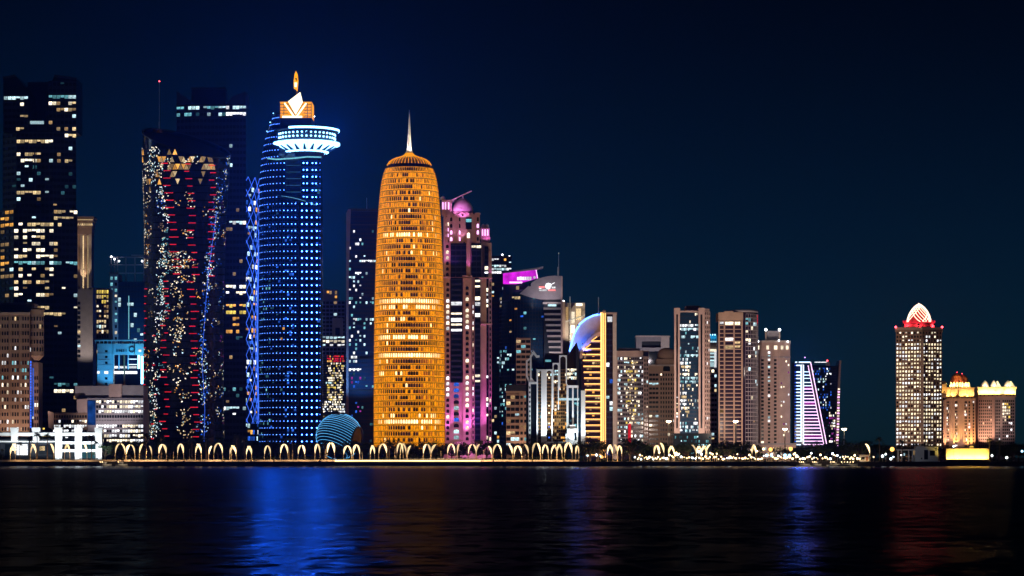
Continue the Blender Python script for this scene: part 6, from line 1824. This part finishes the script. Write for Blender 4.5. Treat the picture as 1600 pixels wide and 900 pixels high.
for px in (96, 183, 192, 206, 262, 288, 313, 350, 392, 428, 500, 548, 603, 660, 720, 771, 832, 881):
    o = link('planter_shrub', None); D = QD + 6.5 + rp_.uniform(0, 3); o.location = ((px - 800) * D / F, D, G); sc = rp_.uniform(.9, 1.5); o.scale = (sc, sc, sc)
    link('planter', TB, o); link('leaves', rp_.choice(YU), o)
    later('yucca', px, o, '{n} spiky shrub in a stone planter from the left below {z}', 'shrub', 'planter shrubs on the promenade')
for px, h in ((229, 9), (271, 6.5), (296, 8.5), (362, 7), (457, 8), (509, 8.6), (566, 7), (617, 9), (689, 7.5), (756, 8), (845, 7)):
    o = link('slim_pole', None); D = QD + 12; o.location = ((px - 800) * D / F, D, G)
    m_ = MB(); m_.tube([(0, 0, 0), (0, 0, h)], [.13, .09], 6); m_.build('pole', 'lamp_post_paint', o)
    m_ = MB(); m_.box(-.5, .5, -.2, .2, h, h + .18); m_.build('cross_arm', 'metal_dark', o)
    later('pole', px, o, '{n} slim bare pole from the left below {z}', 'pole', 'slim poles on the promenade')
# boats
def boat(px, D, L, label, rz, cabin=True, lights=3):
    r_ = link('motor_boat', None); r_.location = ((px - 800) * D / F, D, 0); r_.rotation_euler = (0, 0, rz); tag(r_, label, 'boat')
    hull = MB(); n = 10; rings = []
    for i in range(n + 1):
        t = i / n; w_ = L * .16 * (1 - max(0, (t - .45) / .55) ** 2.2) + .02; sh = .9 + .7 * t * t; x_ = (t - .5) * L
        rings.append([(x_, -w_, sh), (x_, -w_ * .75, -.2), (x_, w_ * .75, -.2), (x_, w_, sh)])
    for q in rings: hull.v += q
    for i in range(n):
        for j in range(4): hull.f.append((i * 4 + j, i * 4 + (j + 1) % 4, i * 4 + 4 + (j + 1) % 4, i * 4 + 4 + j)); hull.m.append(0)
    hull.f += [(0, 1, 2, 3)]; hull.m += [0]
    hull.build('hull', 'white_paint', r_)
    if cabin:
        c_ = MB(); c_.box(-L * .25, L * .12, -L * .10, L * .10, .9, 2.3); co = c_.build('cabin', 'white_paint', r_)
        g_ = MB(); g_.box(-L * .23, L * .10, -L * .103, L * .103, 1.5, 2.0); g_.build('window_band', 'glass_dark', co)
        c_ = MB(); c_.box(-L * .3, L * .16, -L * .12, L * .12, 2.32, 2.45); c_.build('canopy', 'white_paint', r_)
    for k in range(lights):
        o = link('deck_lamp', GM['globe_warm'], r_); o.location = (-L * .28 + k * L * .14, 0, 2.75); o.scale = (.28, .28, .28)
    ld = bpy.data.lights.new('deck_beam', 'POINT'); ld.energy = 260; ld.color = (1, .75, .45); lo = bpy.data.objects.new('deck_beam', ld); COL.objects.link(lo); lo.parent = r_; lo.location = (L * .2, -3, 3.2)
    return r_
boat(1303, QD - 6, 10, 'small pale motor boat moored below the dark gap right of the pink sail tower', .5); boat(1324, QD - 7, 14, 'long lit motor boat moored left of the white kiosk', 0.05, True, 5); boat(1255, QD - 6, 9, 'motor boat with deck lamps moored below the pink sail tower', -.1); boat(1275, QD - 7, 8, 'short motor boat moored between two lit boats below the sail tower', .2)
boat(163, QD - 8, 10, 'motor boat tied up at the left jetty', 0.0, True, 2); boat(190, QD - 7, 8, 'smaller motor boat right of the left jetty', .1, True, 1)
# jetty
j = link('jetty', None); j.location = (qx(125), QD - 8, 0); tag(j, 'dark wooden jetty on piles in front of the white pavilion', 'jetty')
for k in range(26):
    m_ = MB(); m_.box(k * 1.2 - 14, k * 1.2 - 12.9, -2, 7.5, 1.25, 1.42 + .02 * (k % 2)); m_.build('plank', 'bark', j)
for k in range(7):
    for yy in (-1.6, 2.4):
        m_ = MB(); m_.tube([(k * 5 - 14, yy, -2), (k * 5 - 14, yy, 2.1)], .22, 7); m_.build('pile', 'bark', j)
for sx in (-8, 4):
    m_ = MB(); m_.tube([(sx, 2, 1.4), (sx, 2, 4.2)], .08, 5); m_.build('awning_post', 'white_paint', j); m_ = MB(); m_.hexa([(sx - 5, 0, 4.6), (sx + 5, 0, 3.9), (sx + 5, 0, 4.05), (sx - 5, 0, 4.75)], [(sx - 5, 4, 4.6), (sx + 5, 4, 3.9), (sx + 5, 4, 4.05), (sx - 5, 4, 4.75)]); m_.build('awning', 'white_paint', j)
settle()
# ------------------------------------------------------------------ thin sea haze over the bay, lit by the city
def haze():
    m, n, l, out = newmat('haze_air')
    v = n.new('ShaderNodeVolumePrincipled')
    v.inputs['Color'].default_value = (.55, .8, 1, 1); v.inputs['Density'].default_value = 0.000022; v.inputs['Anisotropy'].default_value = 0.78
    l.new(v.outputs[0], out.inputs['Volume'])
    mb = MB(); mb.box(-8100, 8100, -500, 5300, -1, 340); mb.build('haze', 'haze_air', kind='stuff')
haze()
